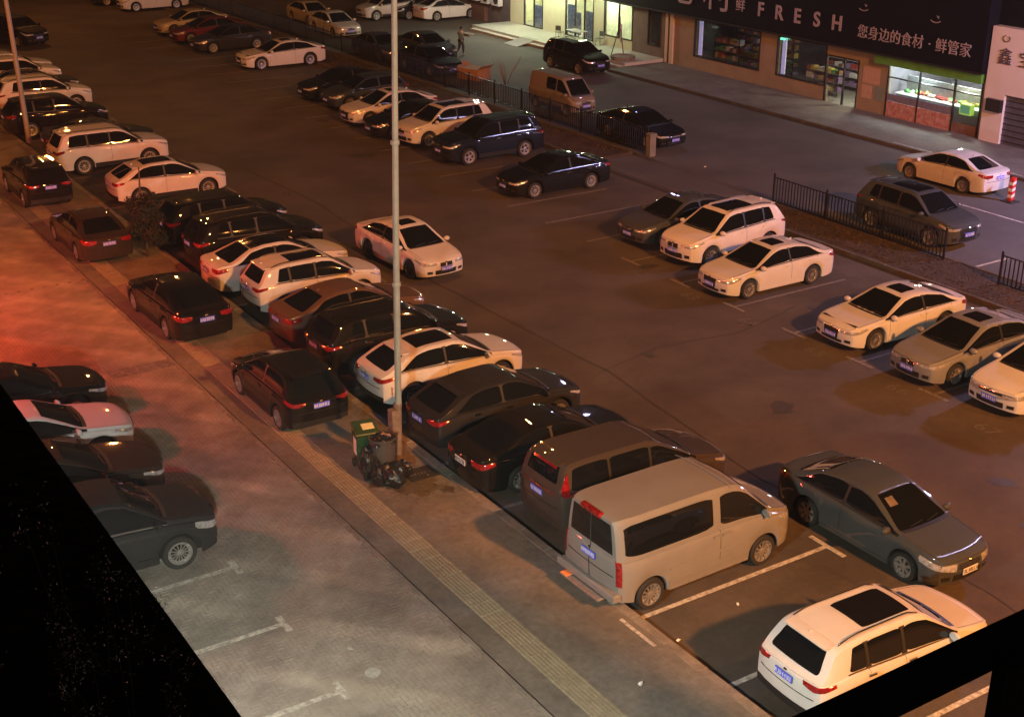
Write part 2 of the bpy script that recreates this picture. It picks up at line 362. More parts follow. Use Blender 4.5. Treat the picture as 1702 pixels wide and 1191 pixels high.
def car_parts(typ, opts):
    key = (typ, tuple(sorted(opts.items())))
    if key in CACHE: return CACHE[key]
    t = TYPES[typ]; B = Body(t); out = []
    def add(name, VF, mk, parent=None, smooth=True, sharp=35): out.append((name, mesh(name, VF[0], VF[1], smooth, sharp), mk, parent))
    def sidepatch(name, side, d0, d1, u0, u1, mk, d1top=None, d0top=None, na=10, nb=4, off=.006):
        d1t = d1 if d1top is None else d1top; d0t = d0 if d0top is None else d0top
        if name == 'side_window': add(name, patch(lambda a, b: B.surf(lerp(lerp(d0, d0t, b), lerp(d1, d1t, b), ez(a)), lerp(u0, u1, .5+(b-.5)*chf(ez(a), .2)), side), 12, nb, off), mk)
        else: add(name, patch(lambda a, b: B.surf(lerp(lerp(d0, d0t, b), lerp(d1, d1t, b), a), lerp(u0, u1, b), side), na, nb, off), mk)
    out.append(('body', B.body(), 'PAINT', None))
    ch = MB(); hw = B.W/2-.26
    ch.box(-B.L/2+.18, B.L/2-.25, -hw, hw, t['gc']-.02, t['r']*2+.12); out.append(('underbody', mesh('underbody', ch.V, ch.F), M_UNDER, None))
    # glass
    w0, w1 = t['ws']
    add('windshield', patch(lambda a, b: B.top(lerp(w0, w1, ez(a)), lerp(-1, 1, b)*chf(ez(a), .035), 11.25), 11, 13, .005), M_GLASS)
    add('wiper_cowl', patch(lambda a, b: B.top(lerp(w0-.085, w0-.005, a), lerp(-.97, .97, b), 11.3), 3, 11, .004), M_BLACK)
    for q0, q1 in ((-.55, -.02), (.12, .70)):
        pw = [B.top(lerp(w0-.01, w0+.06+.10*k/5, .5)+.0, lerp(q0, q1, k/5), 11.25)+Vector((-.004, 0, .018)) for k in range(6)]
        b = MB().tube(pw, .009, 5); out.append(('wiper', mesh('wiper', b.V, b.F), M_BLACK, None))
    for sg in (-1, 1):
        add('hood_gap', patch(lambda a, b, sg=sg: B.top(lerp(.10, w0-.11, a), sg*lerp(.93, .942, b), 10.9), 10, 2, .0018), M_UNDER)
    if t['rg'] and typ in ('sedan', 'coupe'):
        for sg in (-1, 1): add('trunk_gap', patch(lambda a, b, sg=sg: B.top(lerp(t['rg'][1]+.05, B.Lp-.03, a), sg*lerp(.90, .912, b), 10.9), 5, 2, .0018), M_UNDER)
    if t['rg']:
        g0, g1 = t['rg']
        add('rear_window', patch(lambda a, b: B.top(lerp(g0, g1, ez(a)+.10*ez(a)*(1-(2*b-1)**2)*0), lerp(-.93, .93, b)*chf(ez(a), .10)*(.955+.045*a), 11.3), 11, 13, .005), M_GLASS)
    s0, s1 = t['side']; e0, e1 = t['end']; u0, u1 = 7.25, 9.75
    edges = [s0]+t['bp']+[None]
    for side in (-1, 1):
        if opts.get('trim', 1):
            sidepatch('window_trim', side, s0-.02, e0+.05, 7.02, 7.2, M_CHROME if opts.get('chrome') else M_BLACK, na=16, nb=2, off=.008)
        if typ != 'micro' and typ != 'van':
            for bpx in t['bp']: sidepatch('door_pillar', side, bpx-.07, bpx+.07, 7.2, 9.8, M_BLACK, na=3, nb=4, off=.004)
        for k in range(len(edges)-1):
            a0 = edges[k]+(.035 if k else 0); last = edges[k+1] is None
            a1 = (e0 if last else edges[k+1]-.035); a1t = (e1 if last else a1)
            if typ in ('van',) and k: a0 += .12
            if typ == 'micro' and last: continue
            if a1-a0 < .15: continue
            sidepatch('side_window', side, a0, a1, u0, u1, M_GLASS, d1top=a1t, na=10, nb=5)
        # door shut lines
        for bpx in ([s0+.12]+t['bp'][:2]+([e0-.25] if typ in ('sedan', 'hatch', 'coupe', 'cross') else [])):
            if any(abs(bpx-q) < B.ra+.02 for q in B.wd):
                sidepatch('door_gap', side, bpx-.005, bpx+.005, 5.2, 7.0, M_UNDER, na=2, nb=5, off=.002)
            else: sidepatch('door_gap', side, bpx-.005, bpx+.005, 1.3, 7.0, M_UNDER, na=2, nb=7, off=.002)
        for bpx in t['bp'][:1]+[(t['bp'][0]+1.0) if typ not in ('coupe', 'van', 'micro') else t['bp'][0]+.25]:
            sidepatch('door_handle', side, bpx-.24, bpx-.05, 4.75, 5.05, 'PAINT' if not opts.get('chrome') else M_CHROME, na=3, nb=2, off=.03)
        sidepatch('sill_trim', side, B.wd[0]+B.ra+.03, B.wd[1]-B.ra-.03, 1.02, 1.45 if typ in ('sedan', 'coupe', 'hatch') else 1.9, 'PAINT' if typ in ('sedan', 'coupe', 'van', 'mpv') else M_BLACK, na=6, nb=2, off=.012)
        # mirror
        mx = w0+.10 if typ not in ('van', 'micro') else w0+.12; p = B.surf(mx, 7.2, side); mz = p.z+.06; b = MB()
        cx, cy = p.x-.03, p.y+side*.12
        b.lathe([(.001, 0), (.05, .0), (.088, .04), (.10, .09), (.085, .12), (.001, .125)], 10, 'z')
        Vv = [(cx-(v[2]-.06)*.9, cy+v[1]*1.35, mz+v[0]*.85) for v in b.V]
        out.append(('mirror', mesh('mirror', Vv, b.F, True, 50), 'PAINT', None))
        b2 = MB(); b2.box(p.x-.06, p.x+.02, min(p.y, cy)-.0, max(p.y, cy), p.z-.0, p.z+.035)
        out.append(('mirror_stalk', mesh('mirror_stalk', b2.V, b2.F), M_BLACK, None))
        # lamps
        h0, h1 = t['hl']
        def hfn(a, b, side=side):
            c = lerp(.52 if opts.get('grille') != 'slim' else .3, 1.40, a); lo = lerp(h0+.9, h0+.5, a)+.9*max(0, a-.6)*2; hi = h1-.15*a
            if opts.get('bighead'): lo = h0-.4+a*.9
            return B.wrap(0, lerp(lo, hi, b), c, side)
        add('headlight', patch(hfn, 11, 4, .008), M_HEAD)
        t0_, t1_ = t['tl']
        if typ in ('van', 'micro'):
            tf = lambda a, b, side=side: B.wrap(1, lerp(t0_, t1_, b), lerp(.93, 1.05, a), side)
            add('tail_light', patch(tf, 5, 6, .012), M_TAIL)
        elif typ == 'mpv':
            tf = lambda a, b, side=side: B.surf(lerp(B.Lp-.20, B.Lp-.03, a), lerp(5.6, 9.6, b), side)
            add('tail_light', patch(tf, 4, 7, .012), M_TAIL)
        else:
            def tfn(a, b, side=side):
                c = lerp(.56, 1.27, a); hi = t1_-.35*max(0, a-.6); lo = t0_+.25+1.0*abs(a-.42)
                return B.wrap(1, lerp(lo, hi, b), c, side)
            add('tail_light', patch(tfn, 11, 4, .01), M_TAIL)
        add('fog_lamp', patch(lambda a, b, side=side: B.cap(0, lerp(1.7, 2.5, b), side*lerp(.68, .92, a)), 4, 3, .006), M_BLACK)
        # wheels
        for wi, wdv in enumerate(B.wd):
            out.append(('wheel', None, (B.X0-wdv, side*(B.W/2-.125), t['r'], side), None))
    # grille and intakes
    g = opts.get('grille', 'std')
    if g == 'kidney':
        for s_ in (-1, 1):
            add('grille', patch(lambda a, b, s_=s_: B.cap(0, lerp(4.0, 5.9, b), s_*lerp(.05, .30, a)), 4, 4, .012), M_UNDER)
            add('grille_frame', patch(lambda a, b, s_=s_: B.cap(0, lerp(3.85, 6.1, b), s_*lerp(.03, .33, a)), 4, 4, .006), M_CHROME)
    elif g == 'audi':
        add('grille', patch(lambda a, b: B.cap(0, lerp(2.2, 5.9, b), lerp(-1, 1, a)*lerp(.32, .42, b)), 8, 5, .010), M_UNDER)
        add('grille_frame', patch(lambda a, b: B.cap(0, lerp(2.1, 6.05, b), lerp(-1, 1, a)*lerp(.34, .445, b)), 8, 5, .005), M_CHROME)
    elif g == 'slim':
        add('grille', patch(lambda a, b: B.cap(0, lerp(4.6, 5.5, b), lerp(-.5, .5, a)), 8, 3, .010), M_UNDER)
        add('chrome_bar', patch(lambda a, b: B.cap(0, lerp(5.5, 5.75, b), lerp(-.9, .9, a)), 10, 2, .013), M_CHROME)
    elif g == 'bold':
        add('grille', patch(lambda a, b: B.cap(0, lerp(2.0, 5.7, b), lerp(-1, 1, a)*lerp(.45, .62, b)), 8, 5, .010), M_UNDER)
    else:
        add('grille', patch(lambda a, b: B.cap(0, lerp(3.9, 5.6, b), lerp(-.42, .42, a)), 8, 4, .010), M_UNDER)
        for v in (4.4, 5.1): add('grille_bar', patch(lambda a, b, v=v: B.cap(0, lerp(v, v+.2, b), lerp(-.42, .42, a)), 8, 2, .02), M_CHROME)
    add('front_intake', patch(lambda a, b: B.cap(0, lerp(1.35, 2.1 if g in ('audi', 'bold') else 2.7, b), lerp(-.55, .55, a)), 8, 3, .006), M_BLACK)
    add('badge', patch(lambda a, b: B.cap(0, lerp(5.75, 6.4, b), lerp(-.055, .055, a)), 3, 3, .022), M_CHROME)
    # rear trim
    if typ in ('suv', 'bigsuv', 'cross', 'hatch', 'micro', 'van'):
        add('rear_bumper_trim', patch(lambda a, b: B.cap(1, lerp(1.05, 1.9 if typ != 'van' else 1.5, b), lerp(-1, 1, a)), 13, 3, .012), M_BLACK)
    add('tailgate_gap', patch(lambda a, b: B.cap(1, lerp(3.35, 3.45, b), lerp(-.85, .85, a)), 12, 2, .002), M_UNDER)
    add('rear_badge', patch(lambda a, b: B.cap(1, lerp(5.6, 6.2, b), lerp(-.05, .05, a)), 3, 3, .015), M_CHROME)
    # plates
    for end, v in ((0, opts.get('pf', 3.1)), (1, opts.get('pr', 4.6 if typ not in ('sedan', 'coupe') else 4.4))):
        p = B.cap(end, v, 0); sx = 1 if end == 0 else -1; x = p.x+sx*.012
        if end == 1 and opts.get('proff'): p.z += opts['proff']
        b = MB(); b.cbox(min(x, x+sx*.014), max(x, x+sx*.014), -.22, .22, p.z-.07, p.z+.07, .002)
        out.append(('number_plate', mesh('number_plate', b.V, b.F), 'PLATE', None))
        b = MB(); xx = x+sx*.014
        rn = random.Random(len(CACHE)*7+end)
        for i in range(7):
            y = -.185+i*.058+(.012 if i > 1 else 0)
            b.box(min(xx, xx+sx*.004), max(xx, xx+sx*.004), y, y+.012, p.z-.042, p.z+.042)
            zz = p.z+rn.choice((-.042, 0, .03)); b.box(min(xx, xx+sx*.0045), max(xx, xx+sx*.0045), y+.012, y+.036, zz, zz+.012)
            if rn.random() < .6: b.box(min(xx, xx+sx*.004), max(xx, xx+sx*.004), y+.03, y+.039, p.z-.042, p.z+.042)
        out.append(('plate_characters', mesh('plate_characters', b.V, b.F), 'PCHAR', 'number_plate'))
    # roof
    if opts.get('sun'):
        a0, a1, yy = {'small': (w1+.20, w1+.74, .62), 'pano': (w1+.20, w1+1.32, .80), 'black': (w1+.03, (t['rg'] or (4,))[0]-.03, .98)}[opts['sun']]
        add('sunroof', patch(lambda a, b: B.top(lerp(a0, a1, ez(a)), lerp(-yy, yy, b)*chf(ez(a), .08), 11.3), 11, 11, .006), M_GLASS2)
    if opts.get('rails'):
        for side in (-1, 1):
            pts = []
            d0, d1 = w1+.15, (t['rg'][0] if t['rg'] else 4.2)-.15
            for k in range(9):
                p = B.surf(lerp(d0, d1, k/8), 11.25, side); p.z += .005 if k in (0, 8) else .05; pts.append(p)
            b = MB().tube(pts, .016, 6); out.append(('roof_rail', mesh('roof_rail', b.V, b.F, True), M_CHROME, None))
    if typ not in ('van', 'micro'):
        p = B.top((t['rg'] or (4,))[0]-.12, 0); b = MB()
        b.V = [(p.x+.07, 0, p.z), (p.x-.07, .018, p.z), (p.x-.07, -.018, p.z), (p.x-.06, 0, p.z+.065)]; b.F = [(0, 1, 3), (0, 3, 2), (1, 2, 3)]
        out.append(('antenna_fin', mesh('antenna_fin', b.V, b.F), 'PAINT', None))
    if t['rg'] and typ in ('suv', 'bigsuv', 'hatch', 'mpv', 'cross'):
        gd = t['rg'][0]
        add('roof_spoiler', patch(lambda a, b: B.top(lerp(gd-.16, gd-.005, a), lerp(-.95, .95, b), 11.3)+Vector((-.09*a, 0, .035*a)), 4, 11, .006, .02), 'PAINT')
    if typ == 'van':
        for s_ in (-1, 1):
            add('rear_window', patch(lambda a, b, s_=s_: B.cap(1, lerp(7.3, 9.7, b), s_*lerp(.03, .86, a)), 6, 5, .01), M_GLASS)
        add('door_gap', patch(lambda a, b: B.cap(1, lerp(1.9, 9.9, b), lerp(-.012, .012, a)), 2, 9, .004), M_UNDER)
        b = MB().cbox(-B.L/2-.05, -B.L/2+.06, -.30, .30, 1.955, 2.05, .015); out.append(('brake_light', mesh('brake_light', b.V, b.F), M_TAIL, None))
        b = MB().cbox(-B.L/2-.28, -B.L/2+.02, -.62, .62, .36, .40, .01); out.append(('rear_step', mesh('rear_step', b.V, b.F), M_RIM, None))
        b = MB().cbox(-B.L/2-.283, -B.L/2-.1, .40, .60, .395, .41, .003); out.append(('reflector', mesh('reflector', b.V, b.F), M_ORANGE, 'rear_step'))
        b = MB().cbox(-B.L/2-.13, -B.L/2+.05, -.92, .92, .42, .56, .03); out.append(('rear_bumper', mesh('rear_bumper', b.V, b.F), 'PAINT', None))
        b = MB().cbox(-B.L/2-.02, -B.L/2+.03, -.08, .06, .93, .99, .01); out.append(('door_latch', mesh('door_latch', b.V, b.F), M_BLACK, None))
        b = MB().tube([(B.X0-1.64, .9, 1.99), (B.X0-1.64, .55, 2.052), (B.X0-1.64, -.55, 2.052), (B.X0-1.64, -.9, 1.99)], .008, 5); out.append(('roof_seam', mesh('roof_seam', b.V, b.F), 'PAINT', None))
        for s_ in (-1, 1):
            sidepatch('body_moulding', s_, B.wd[0]+B.ra+.02, B.wd[1]-B.ra-.02, 3.0, 3.25, 'PAINT', na=6, nb=2, off=.018)
            sidepatch('side_step', s_, B.wd[0]+B.ra+.04, B.wd[1]-B.ra-.03, 1.0, 1.12, M_RIM, na=6, nb=2, off=.03)
    if typ == 'mpv':
        add('brake_light', patch(lambda a, b: B.top(lerp(B.t['rg'][0]+.015, B.t['rg'][0]+.045, a), lerp(-.75, .75, b), 11.3), 2, 9, .016), M_TAIL)
        add('chrome_bar', patch(lambda a, b: B.cap(1, lerp(5.7, 5.95, b), lerp(-.8, .8, a)), 10, 2, .014), M_TAIL)
    CACHE[key] = out; return out
M_ORANGE = mat('reflector_orange', (.8, .25, .08), .3)
def car(typ, x, y, yaw, sc, pnt, label, group=None, name='parked_car', cat='car', z=0, rim='ten', rimdark=False, plate='blue', **opts):
    root = thing(name, label, cat, (x, y, z), R(yaw), group); root.scale = (sc, sc, sc)
    par = {}
    for nm, me, mk, parent in car_parts(typ, opts):
        if nm == 'wheel':
            wx, wy, r, side = mk
            e = put('wheel', None, None, root); e.location = (wx, wy, r)
            if side < 0: e.rotation_euler = (0, 0, math.pi)
            e.rotation_euler.y = 0
            a, b, c = wheel_meshes(r, rim)
            put('tyre', a, M_TYRE, e); put('rim', b, M_RIMD if rimdark else M_RIM, e); put('brake_disc', c, M_UNDER, e)
            continue
        m_ = {'PAINT': PAINT[pnt], 'PLATE': M_PLATEB if plate == 'blue' else M_PLATEW, 'PCHAR': M_PLATEC if plate == 'blue' else M_BLACK}.get(mk, mk) if isinstance(mk, str) else mk
        o = put(nm, me, m_, par.get(parent, root) if parent else root); par[nm] = o
    return root
# ================================================================== SETTING
def ground_mat(name, c1, c2, sc=.35, rough=.85, bump=.25, bands=None, sc2=7):
    m = bpy.data.materials.new(name); m.use_nodes = True; t = m.node_tree; L = t.links; b = t.nodes['Principled BSDF']
    b.inputs['Roughness'].default_value = rough; b.inputs['Specular IOR Level'].default_value = .35
    tc = t.nodes.new('ShaderNodeTexCoord')
    geo = t.nodes.new('ShaderNodeNewGeometry')
    def noise(s, d=8, r=.62):
        n = t.nodes.new('ShaderNodeTexNoise'); n.inputs['Scale'].default_value = s; n.inputs['Detail'].default_value = d; n.inputs['Roughness'].default_value = r
        L.new(geo.outputs['Position'], n.inputs['Vector']); return n
    n1 = noise(sc); n2 = noise(sc2, 6, .7); n3 = noise(60, 4, .8)
    r1 = t.nodes.new('ShaderNodeValToRGB'); r1.color_ramp.elements[0].position = .35; r1.color_ramp.elements[1].position = .66
    r1.color_ramp.elements[0].color = (*c1, 1); r1.color_ramp.elements[1].color = (*c2, 1); L.new(n1.outputs[0], r1.inputs[0])
    mx = t.nodes.new('ShaderNodeMix'); mx.data_type = 'RGBA'; mx.blend_type = 'MULTIPLY'; mx.inputs[0].default_value = .75
    r2 = t.nodes.new('ShaderNodeValToRGB'); r2.color_ramp.elements[0].position = .30; r2.color_ramp.elements[1].position = .72
    r2.color_ramp.elements[0].color = (.62, .60, .58, 1); r2.color_ramp.elements[1].color = (1.2, 1.2, 1.2, 1); L.new(n2.outputs[0], r2.inputs[0])
    L.new(r1.outputs[0], mx.inputs[6]); L.new(r2.outputs[0], mx.inputs[7])
    mx2 = t.nodes.new('ShaderNodeMix'); mx2.data_type = 'RGBA'; mx2.blend_type = 'MULTIPLY'; mx2.inputs[0].default_value = .55
    r3 = t.nodes.new('ShaderNodeValToRGB'); r3.color_ramp.elements[0].position = .3; r3.color_ramp.elements[1].position = .7
    r3.color_ramp.elements[0].color = (.6, .6, .6, 1); r3.color_ramp.elements[1].color = (1.3, 1.3, 1.3, 1); L.new(n3.outputs[0], r3.inputs[0])
    L.new(mx.outputs[2], mx2.inputs[6]); L.new(r3.outputs[0], mx2.inputs[7]); L.new(mx2.outputs[2], b.inputs['Base Color'])
    bp = t.nodes.new('ShaderNodeBump'); bp.inputs['Strength'].default_value = bump; bp.inputs['Distance'].default_value = .015
    L.new(n3.outputs[0], bp.inputs['Height']); L.new(bp.outputs[0], b.inputs['Normal'])
    rr = t.nodes.new('ShaderNodeMapRange'); rr.inputs[1].default_value = .3; rr.inputs[2].default_value = .7; rr.inputs[3].default_value = rough-.18; rr.inputs[4].default_value = min(1, rough+.08)
    L.new(n2.outputs[0], rr.inputs[0]); L.new(rr.outputs[0], b.inputs['Roughness'])
    if bands:
        mp = t.nodes.new('ShaderNodeMapping'); mp.vector_type = 'TEXTURE'; mp.inputs['Rotation'].default_value = (0, 0, bands[0]); L.new(geo.outputs['Position'], mp.inputs[0])
        wv = t.nodes.new('ShaderNodeTexWave'); wv.bands_direction = 'Y'; wv.inputs['Scale'].default_value = bands[1]; wv.inputs['Distortion'].default_value = 1.6; wv.inputs['Detail'].default_value = 4; wv.inputs['Detail Scale'].default_value = .35
        L.new(mp.outputs[0], wv.inputs[0]); rw = t.nodes.new('ShaderNodeValToRGB'); rw.color_ramp.elements[0].position = .72; rw.color_ramp.elements[1].position = .95
        rw.color_ramp.elements[0].color = (1, 1, 1, 1); rw.color_ramp.elements[1].color = (1.25, 1.23, 1.2, 1); L.new(wv.outputs['Fac'], rw.inputs[0])
        mx3 = t.nodes.new('ShaderNodeMix'); mx3.data_type = 'RGBA'; mx3.blend_type = 'MULTIPLY'; mx3.inputs[0].default_value = .8
        L.new(mx2.outputs[2], mx3.inputs[6]); L.new(rw.outputs[0], mx3.inputs[7]); L.new(mx3.outputs[2], b.inputs['Base Color'])
    MATS[name] = m; return m
G_ASPH = ground_mat('asphalt', (.062, .051, .042), (.104, .087, .072))
G_WALK = ground_mat('walk_concrete', (.14, .127, .108), (.215, .197, .168), .8)
G_PLAZA = ground_mat('plaza_bed', (.13, .115, .10), (.22, .20, .17), .5)
G_SOIL = ground_mat('planting_soil', (.042, .029, .018), (.078, .053, .033), 1.2, .95, .6)
G_KERB = ground_mat('kerb_stone', (.17, .15, .13), (.27, .245, .21), 1.5)
G_KERBD = ground_mat('old_kerb', (.07, .06, .05), (.12, .105, .09), 1.5)
G_SHOPW = ground_mat('shop_walk', (.13, .125, .12), (.20, .19, .18), .9)
G_AISLE = ground_mat('aisle_asphalt', (.075, .07, .07), (.125, .115, .11), .25)
M_PAVER = ground_mat('brick_paver', (.19, .165, .145), (.36, .33, .285), .42, .85, .3, sc2=1.6, bands=(R(-48), .20))
M_TACT = ground_mat('tactile_yellow', (.27, .24, .165), (.33, .295, .21), .9)
M_LINE = mat('road_paint', (.20, .18, .15), .7, col2=(.62, .60, .55), vscale=9, bump=.2)
M_LINEW = mat('worn_road_paint', (.08, .073, .068), .75, col2=(.22, .20, .185), vscale=11, bump=.2)

def sheet(name, x0, x1, y0, y1, z, m, **kw):
    return put(name, mesh(name, [(x0,y0,z),(x1,y0,z),(x1,y1,z),(x0,y1,z)], [(0,1,2,3)]), m, **kw)
sheet('ground', -200, 400, -150, 500, 0, G_ASPH, kind='structure')
sheet('road', 36.3, 47.0, -60, 160, .004, G_AISLE, kind='structure')
# sidewalk, plaza (12 cm above the car park)
ZW = .12
MB().box(10.74, 13.62, -60, 160, -.1, ZW-.002).build('sidewalk', G_WALK, kind='structure')
MB().box(-40, 10.70, -60, 160, -.1, ZW-.011).build('plaza_pavement', G_PLAZA, kind='structure')
# kerb stones along the sidewalk
def kerb_run(name, x0, x1, y0, y1, ln, z0, z1, m=G_KERB, along='y'):
    base = put(name, None, None, kind='structure'); me = None; n = int((y1-y0)/ln)
    meshes = [mesh('kerb_stone', *[getattr(MB().cbox(-(x1-x0)/2, (x1-x0)/2, -ln/2+.006, ln/2-.006, z0-z1, 0, .012), q) for q in 'VF']) for _ in range(1)]
    for i in range(n):
        o = put('kerb_stone', meshes[0], m, base)
        o.location = ((x0+x1)/2+random.uniform(-.006, .006), y0+(i+.5)*ln, z1+random.uniform(-.006, .004))
        o.rotation_euler = (0, random.uniform(-.01, .01), random.uniform(-.003, .003))
kerb_run('parking_kerb', 13.63, 13.86, 8, 96, .99, -.05, ZW+.004)
kerb_run('plaza_edging', 10.62, 10.735, 8, 80, .6, -.05, ZW+.006)
MB().box(10.738, 10.752, 8, 80, 0, ZW+.001).build('pavement_joint', M_UNDER, kind='structure')
# sidewalk brick rows near kerb (fine courses)
# tactile strip: tiles with ridges
def tact_mesh():
    b = MB(); b.cbox(-.27, .27, -.198, .198, -.03, .004, .004)
    for k in range(7): 
        x = -.235+k*.0783; b.cbox(x-.02, x+.02, -.192, .192, .003, .010, .005)
    return mesh('tactile_tile', b.V, b.F)
tm = tact_mesh(); base = put('tactile_strip', None, None, kind='structure')
for i in range(190):
    o = put('tactile_tile', tm, M_TACT, base); o.location = (11.53+random.uniform(-.003, .003), 11.5+i*.4, ZW+random.uniform(-.003, .002)); o.rotation_euler = (random.uniform(-.006, .006), random.uniform(-.006, .006), 0)
# sidewalk slabs either side of the strip
def slab_rows(name, x0, x1, nx, y0, y1, ly, m, amp=.0025):
    V = []; F = []; dx = (x1-x0)/nx; n = int((y1-y0)/ly)
    for i in range(nx):
        for j in range(n):
            off = ly/2*(i % 2); z = ZW+random.uniform(-amp, amp); t = random.uniform(-amp, amp)*.6
            a, b_, c, d = x0+i*dx+.003, x0+(i+1)*dx-.003, y0+j*ly+off+.003, y0+(j+1)*ly+off-.003; q = len(V)
            V += [(a, c, z), (b_, c, z+t), (b_, d, z), (a, d, z-t), (a, c, z-.03), (b_, c, z-.03), (b_, d, z-.03), (a, d, z-.03)]
            F += [(q, q+1, q+2, q+3), (q, q+4, q+5, q+1), (q+1, q+5, q+6, q+2), (q+2, q+6, q+7, q+3), (q+3, q+7, q+4, q)]
    return put(name, mesh(name, V, F), m, kind='stuff')
slab_rows('sidewalk_paving', 11.81, 13.62, 18, 9, 60, .2, G_WALK)
slab_rows('sidewalk_paving', 10.76, 11.25, 5, 9, 60, .2, G_WALK)
# plaza: herringbone brick pavers
PL, PW_ = .2, .1
pb = MB().cbox(-PL/2+.002, PL/2-.002, -PW_/2+.002, PW_/2-.002, -.05, 0, .004); pmesh = mesh('brick_paver', pb.V, pb.F)
spots = []
def herring(x0, x1, y0, y1):
    a = R(0); u = PW_
    n = int((x1-x0+y1-y0)/u)+4
    for i in range(-4, int((x1-x0)/u)+4):
        for j in range(-4, int((y1-y0)/u)+4):
            k = (i+j) % 4 if False else (i-j) % 4
            if k == 0: yield (x0+(i+1)*u, y0+(j+.5)*u, 0)          # horizontal covers i,i+1
            elif k == 3: yield (x0+(i+.5)*u, y0+(j+1)*u, 1)         # vertical covers j,j+1
for x, y, o_ in herring(2.6, 10.6, 13.5, 42):
    if 2.6 < x < 10.64 and 13.5 < y < 42: spots.append((x, y, o_))
cx_, cy_ = 7.2, 17.6
spots.sort(key=lambda s: (s[0]-cx_)**2+(s[1]-cy_)**2)
plz = put('brick_paving', None, None, kind='structure')
for x, y, o_ in spots[:298]:
    o = put('brick_paver', pmesh, M_PAVER, plz); o.location = (x, y, ZW+random.uniform(-.0015, .0012)); o.rotation_euler = (random.uniform(-.01, .01), random.uniform(-.01, .01), math.pi/2*o_)
V = []; F = []
for x, y, o_ in spots[298:]:
    hx, hy = (PL/2, PW_/2) if o_ == 0 else (PW_/2, PL/2); hx -= .002; hy -= .002; z = ZW+random.uniform(-.0015, .001)
    q = len(V); c = .005; t1, t2 = random.uniform(-.0015, .0015), random.uniform(-.0015, .0015)
    V += [(x-hx+c, y-hy+c, z+t1), (x+hx-c, y-hy+c, z+t2), (x+hx-c, y+hy-c, z-t1), (x-hx+c, y+hy-c, z-t2), (x-hx, y-hy, z-.03), (x+hx, y-hy, z-.03), (x+hx, y+hy, z-.03), (x-hx, y+hy, z-.03)]
    F += [(q, q+1, q+2, q+3), (q, q+4, q+5, q+1), (q+1, q+5, q+6, q+2), (q+2, q+6, q+7, q+3), (q+3, q+7, q+4, q)]
put('brick_paver_field', mesh('brick_paver_field', V, F), M_PAVER, plz, kind='stuff')
sheet('plaza_far_paving', -10, 10.6, 42, 110, ZW-.003, M_PAVER, kind='structure')

# painted lines
LINES = put('parking_lines', None, None, kind='structure')
def line(x0, x1, y0, y1, z=.009, m=M_LINE, name='painted_line'):
    me = mesh(name, [(x0,y0,z-.004),(x1,y0,z-.004),(x1,y1,z-.004),(x0,y1,z-.004),(x0,y0,z),(x1,y0,z),(x1,y1,z),(x0,y1,z)], [(4,5,6,7),(0,1,5,4),(1,2,6,5),(2,3,7,6),(3,0,4,7)])
    return put(name, me, m, LINES)
for k in range(-1, 24):
    y = 11.88+2.54*k
    line(13.9, 18.82, y-.055, y+.055, m=M_LINE if k < 4 else M_LINEW); line(18.82, 18.94, y-.5, y+.5, m=M_LINE if k < 4 else M_LINEW, name='line_end_bar')
for k in range(-3, 24):
    y = 28.92+2.62*k
    line(26.95, 31.7, y-.05, y+.05, m=M_LINEW); line(26.82, 26.95, y-.5, y+.5, m=M_LINEW, name='line_end_bar') if k < 3 else None
for k, y in enumerate((22.73, 20.32, 17.87, 15.45, 25.2, 27.7, 30.2)):
    line(3.2, 7.95, y-.06, y+.06, ZW+.008, M_LINE if k < 4 else M_LINEW); line(7.95, 8.08, y-.28, y+.28, ZW+.008, M_LINE, 'line_end_bar')
line(8.9, 10.6, 33.5, 34.05, ZW+.008, M_LINEW, 'worn_band')
line(35.9, 38.0, 27.4, 27.5, .013, M_LINE); line(41.9, 42.0, 22, 32.8, .013, M_LINE); line(47.1, 47.2, 34, 41, .13, M_LINE); line(41.9, 47, 27.4, 27.5, .013, M_LINE)
line(13.42, 13.50, 15.95, 17.0, ZW+.012, M_LINE, 'kerb_marking')

def text_mesh(s, size, ext=0.0, bold=0.0):
    cu = bpy.data.curves.new('txt', 'FONT'); cu.body = s; cu.size = size; cu.extrude = ext; cu.offset = bold
    cu.align_x = 'CENTER'; cu.align_y = 'CENTER'
    o = bpy.data.objects.new('txt', cu); COL.objects.link(o)
    dg = bpy.context.evaluated_depsgraph_get(); me = bpy.data.meshes.new_from_object(o.evaluated_get(dg))
    bpy.data.objects.remove(o); bpy.data.curves.remove(cu); me.materials.clear(); return me
for s_, x, y in (('64', 26.35, 27.7), ('65', 26.35, 24.9), ('66', 26.35, 21.8), ('67', 26.35, 18.9), ('63', 26.35, 30.4), ('62', 26.35, 33.0)):
    for q, ch in enumerate(s_):
        o = put('bay_number', text_mesh(ch, .62, 0, .008), mat('faded_number_paint', (.078, .072, .066), .75, col2=(.125, .115, .107), vscale=9), LINES); o.location = (x, y+.18-.36*q, .010); o.rotation_euler = (0, 0, -math.pi/2)

# planting strip with kerbs between the car park and the shop aisle
for (a, b_) in ((-40, 36.9), (46.0, 130)):
    MB().box(33.75, 35.95, a, b_, -.05, .10).build('planting_strip', G_SOIL, kind='structure')
    kerb_run('strip_kerb', 33.6, 33.75, max(a, 10), min(b_, 112), 1.0, -.05, .13, G_KERBD)
    kerb_run('strip_kerb', 35.95, 36.1, max(a, 10), min(b_, 112), 1.0, -.05, .13, G_KERBD)
MB().box(33.75, 35.95, 36.9, 46.0, -.05, .012).build('driveway', G_AISLE, kind='structure')
MB().box(33.35, 33.6, 20, 60, -.05, .006).build('gutter', mat('gutter_dirt_shade', (.03, .024, .018), .9, var=.3), kind='structure')
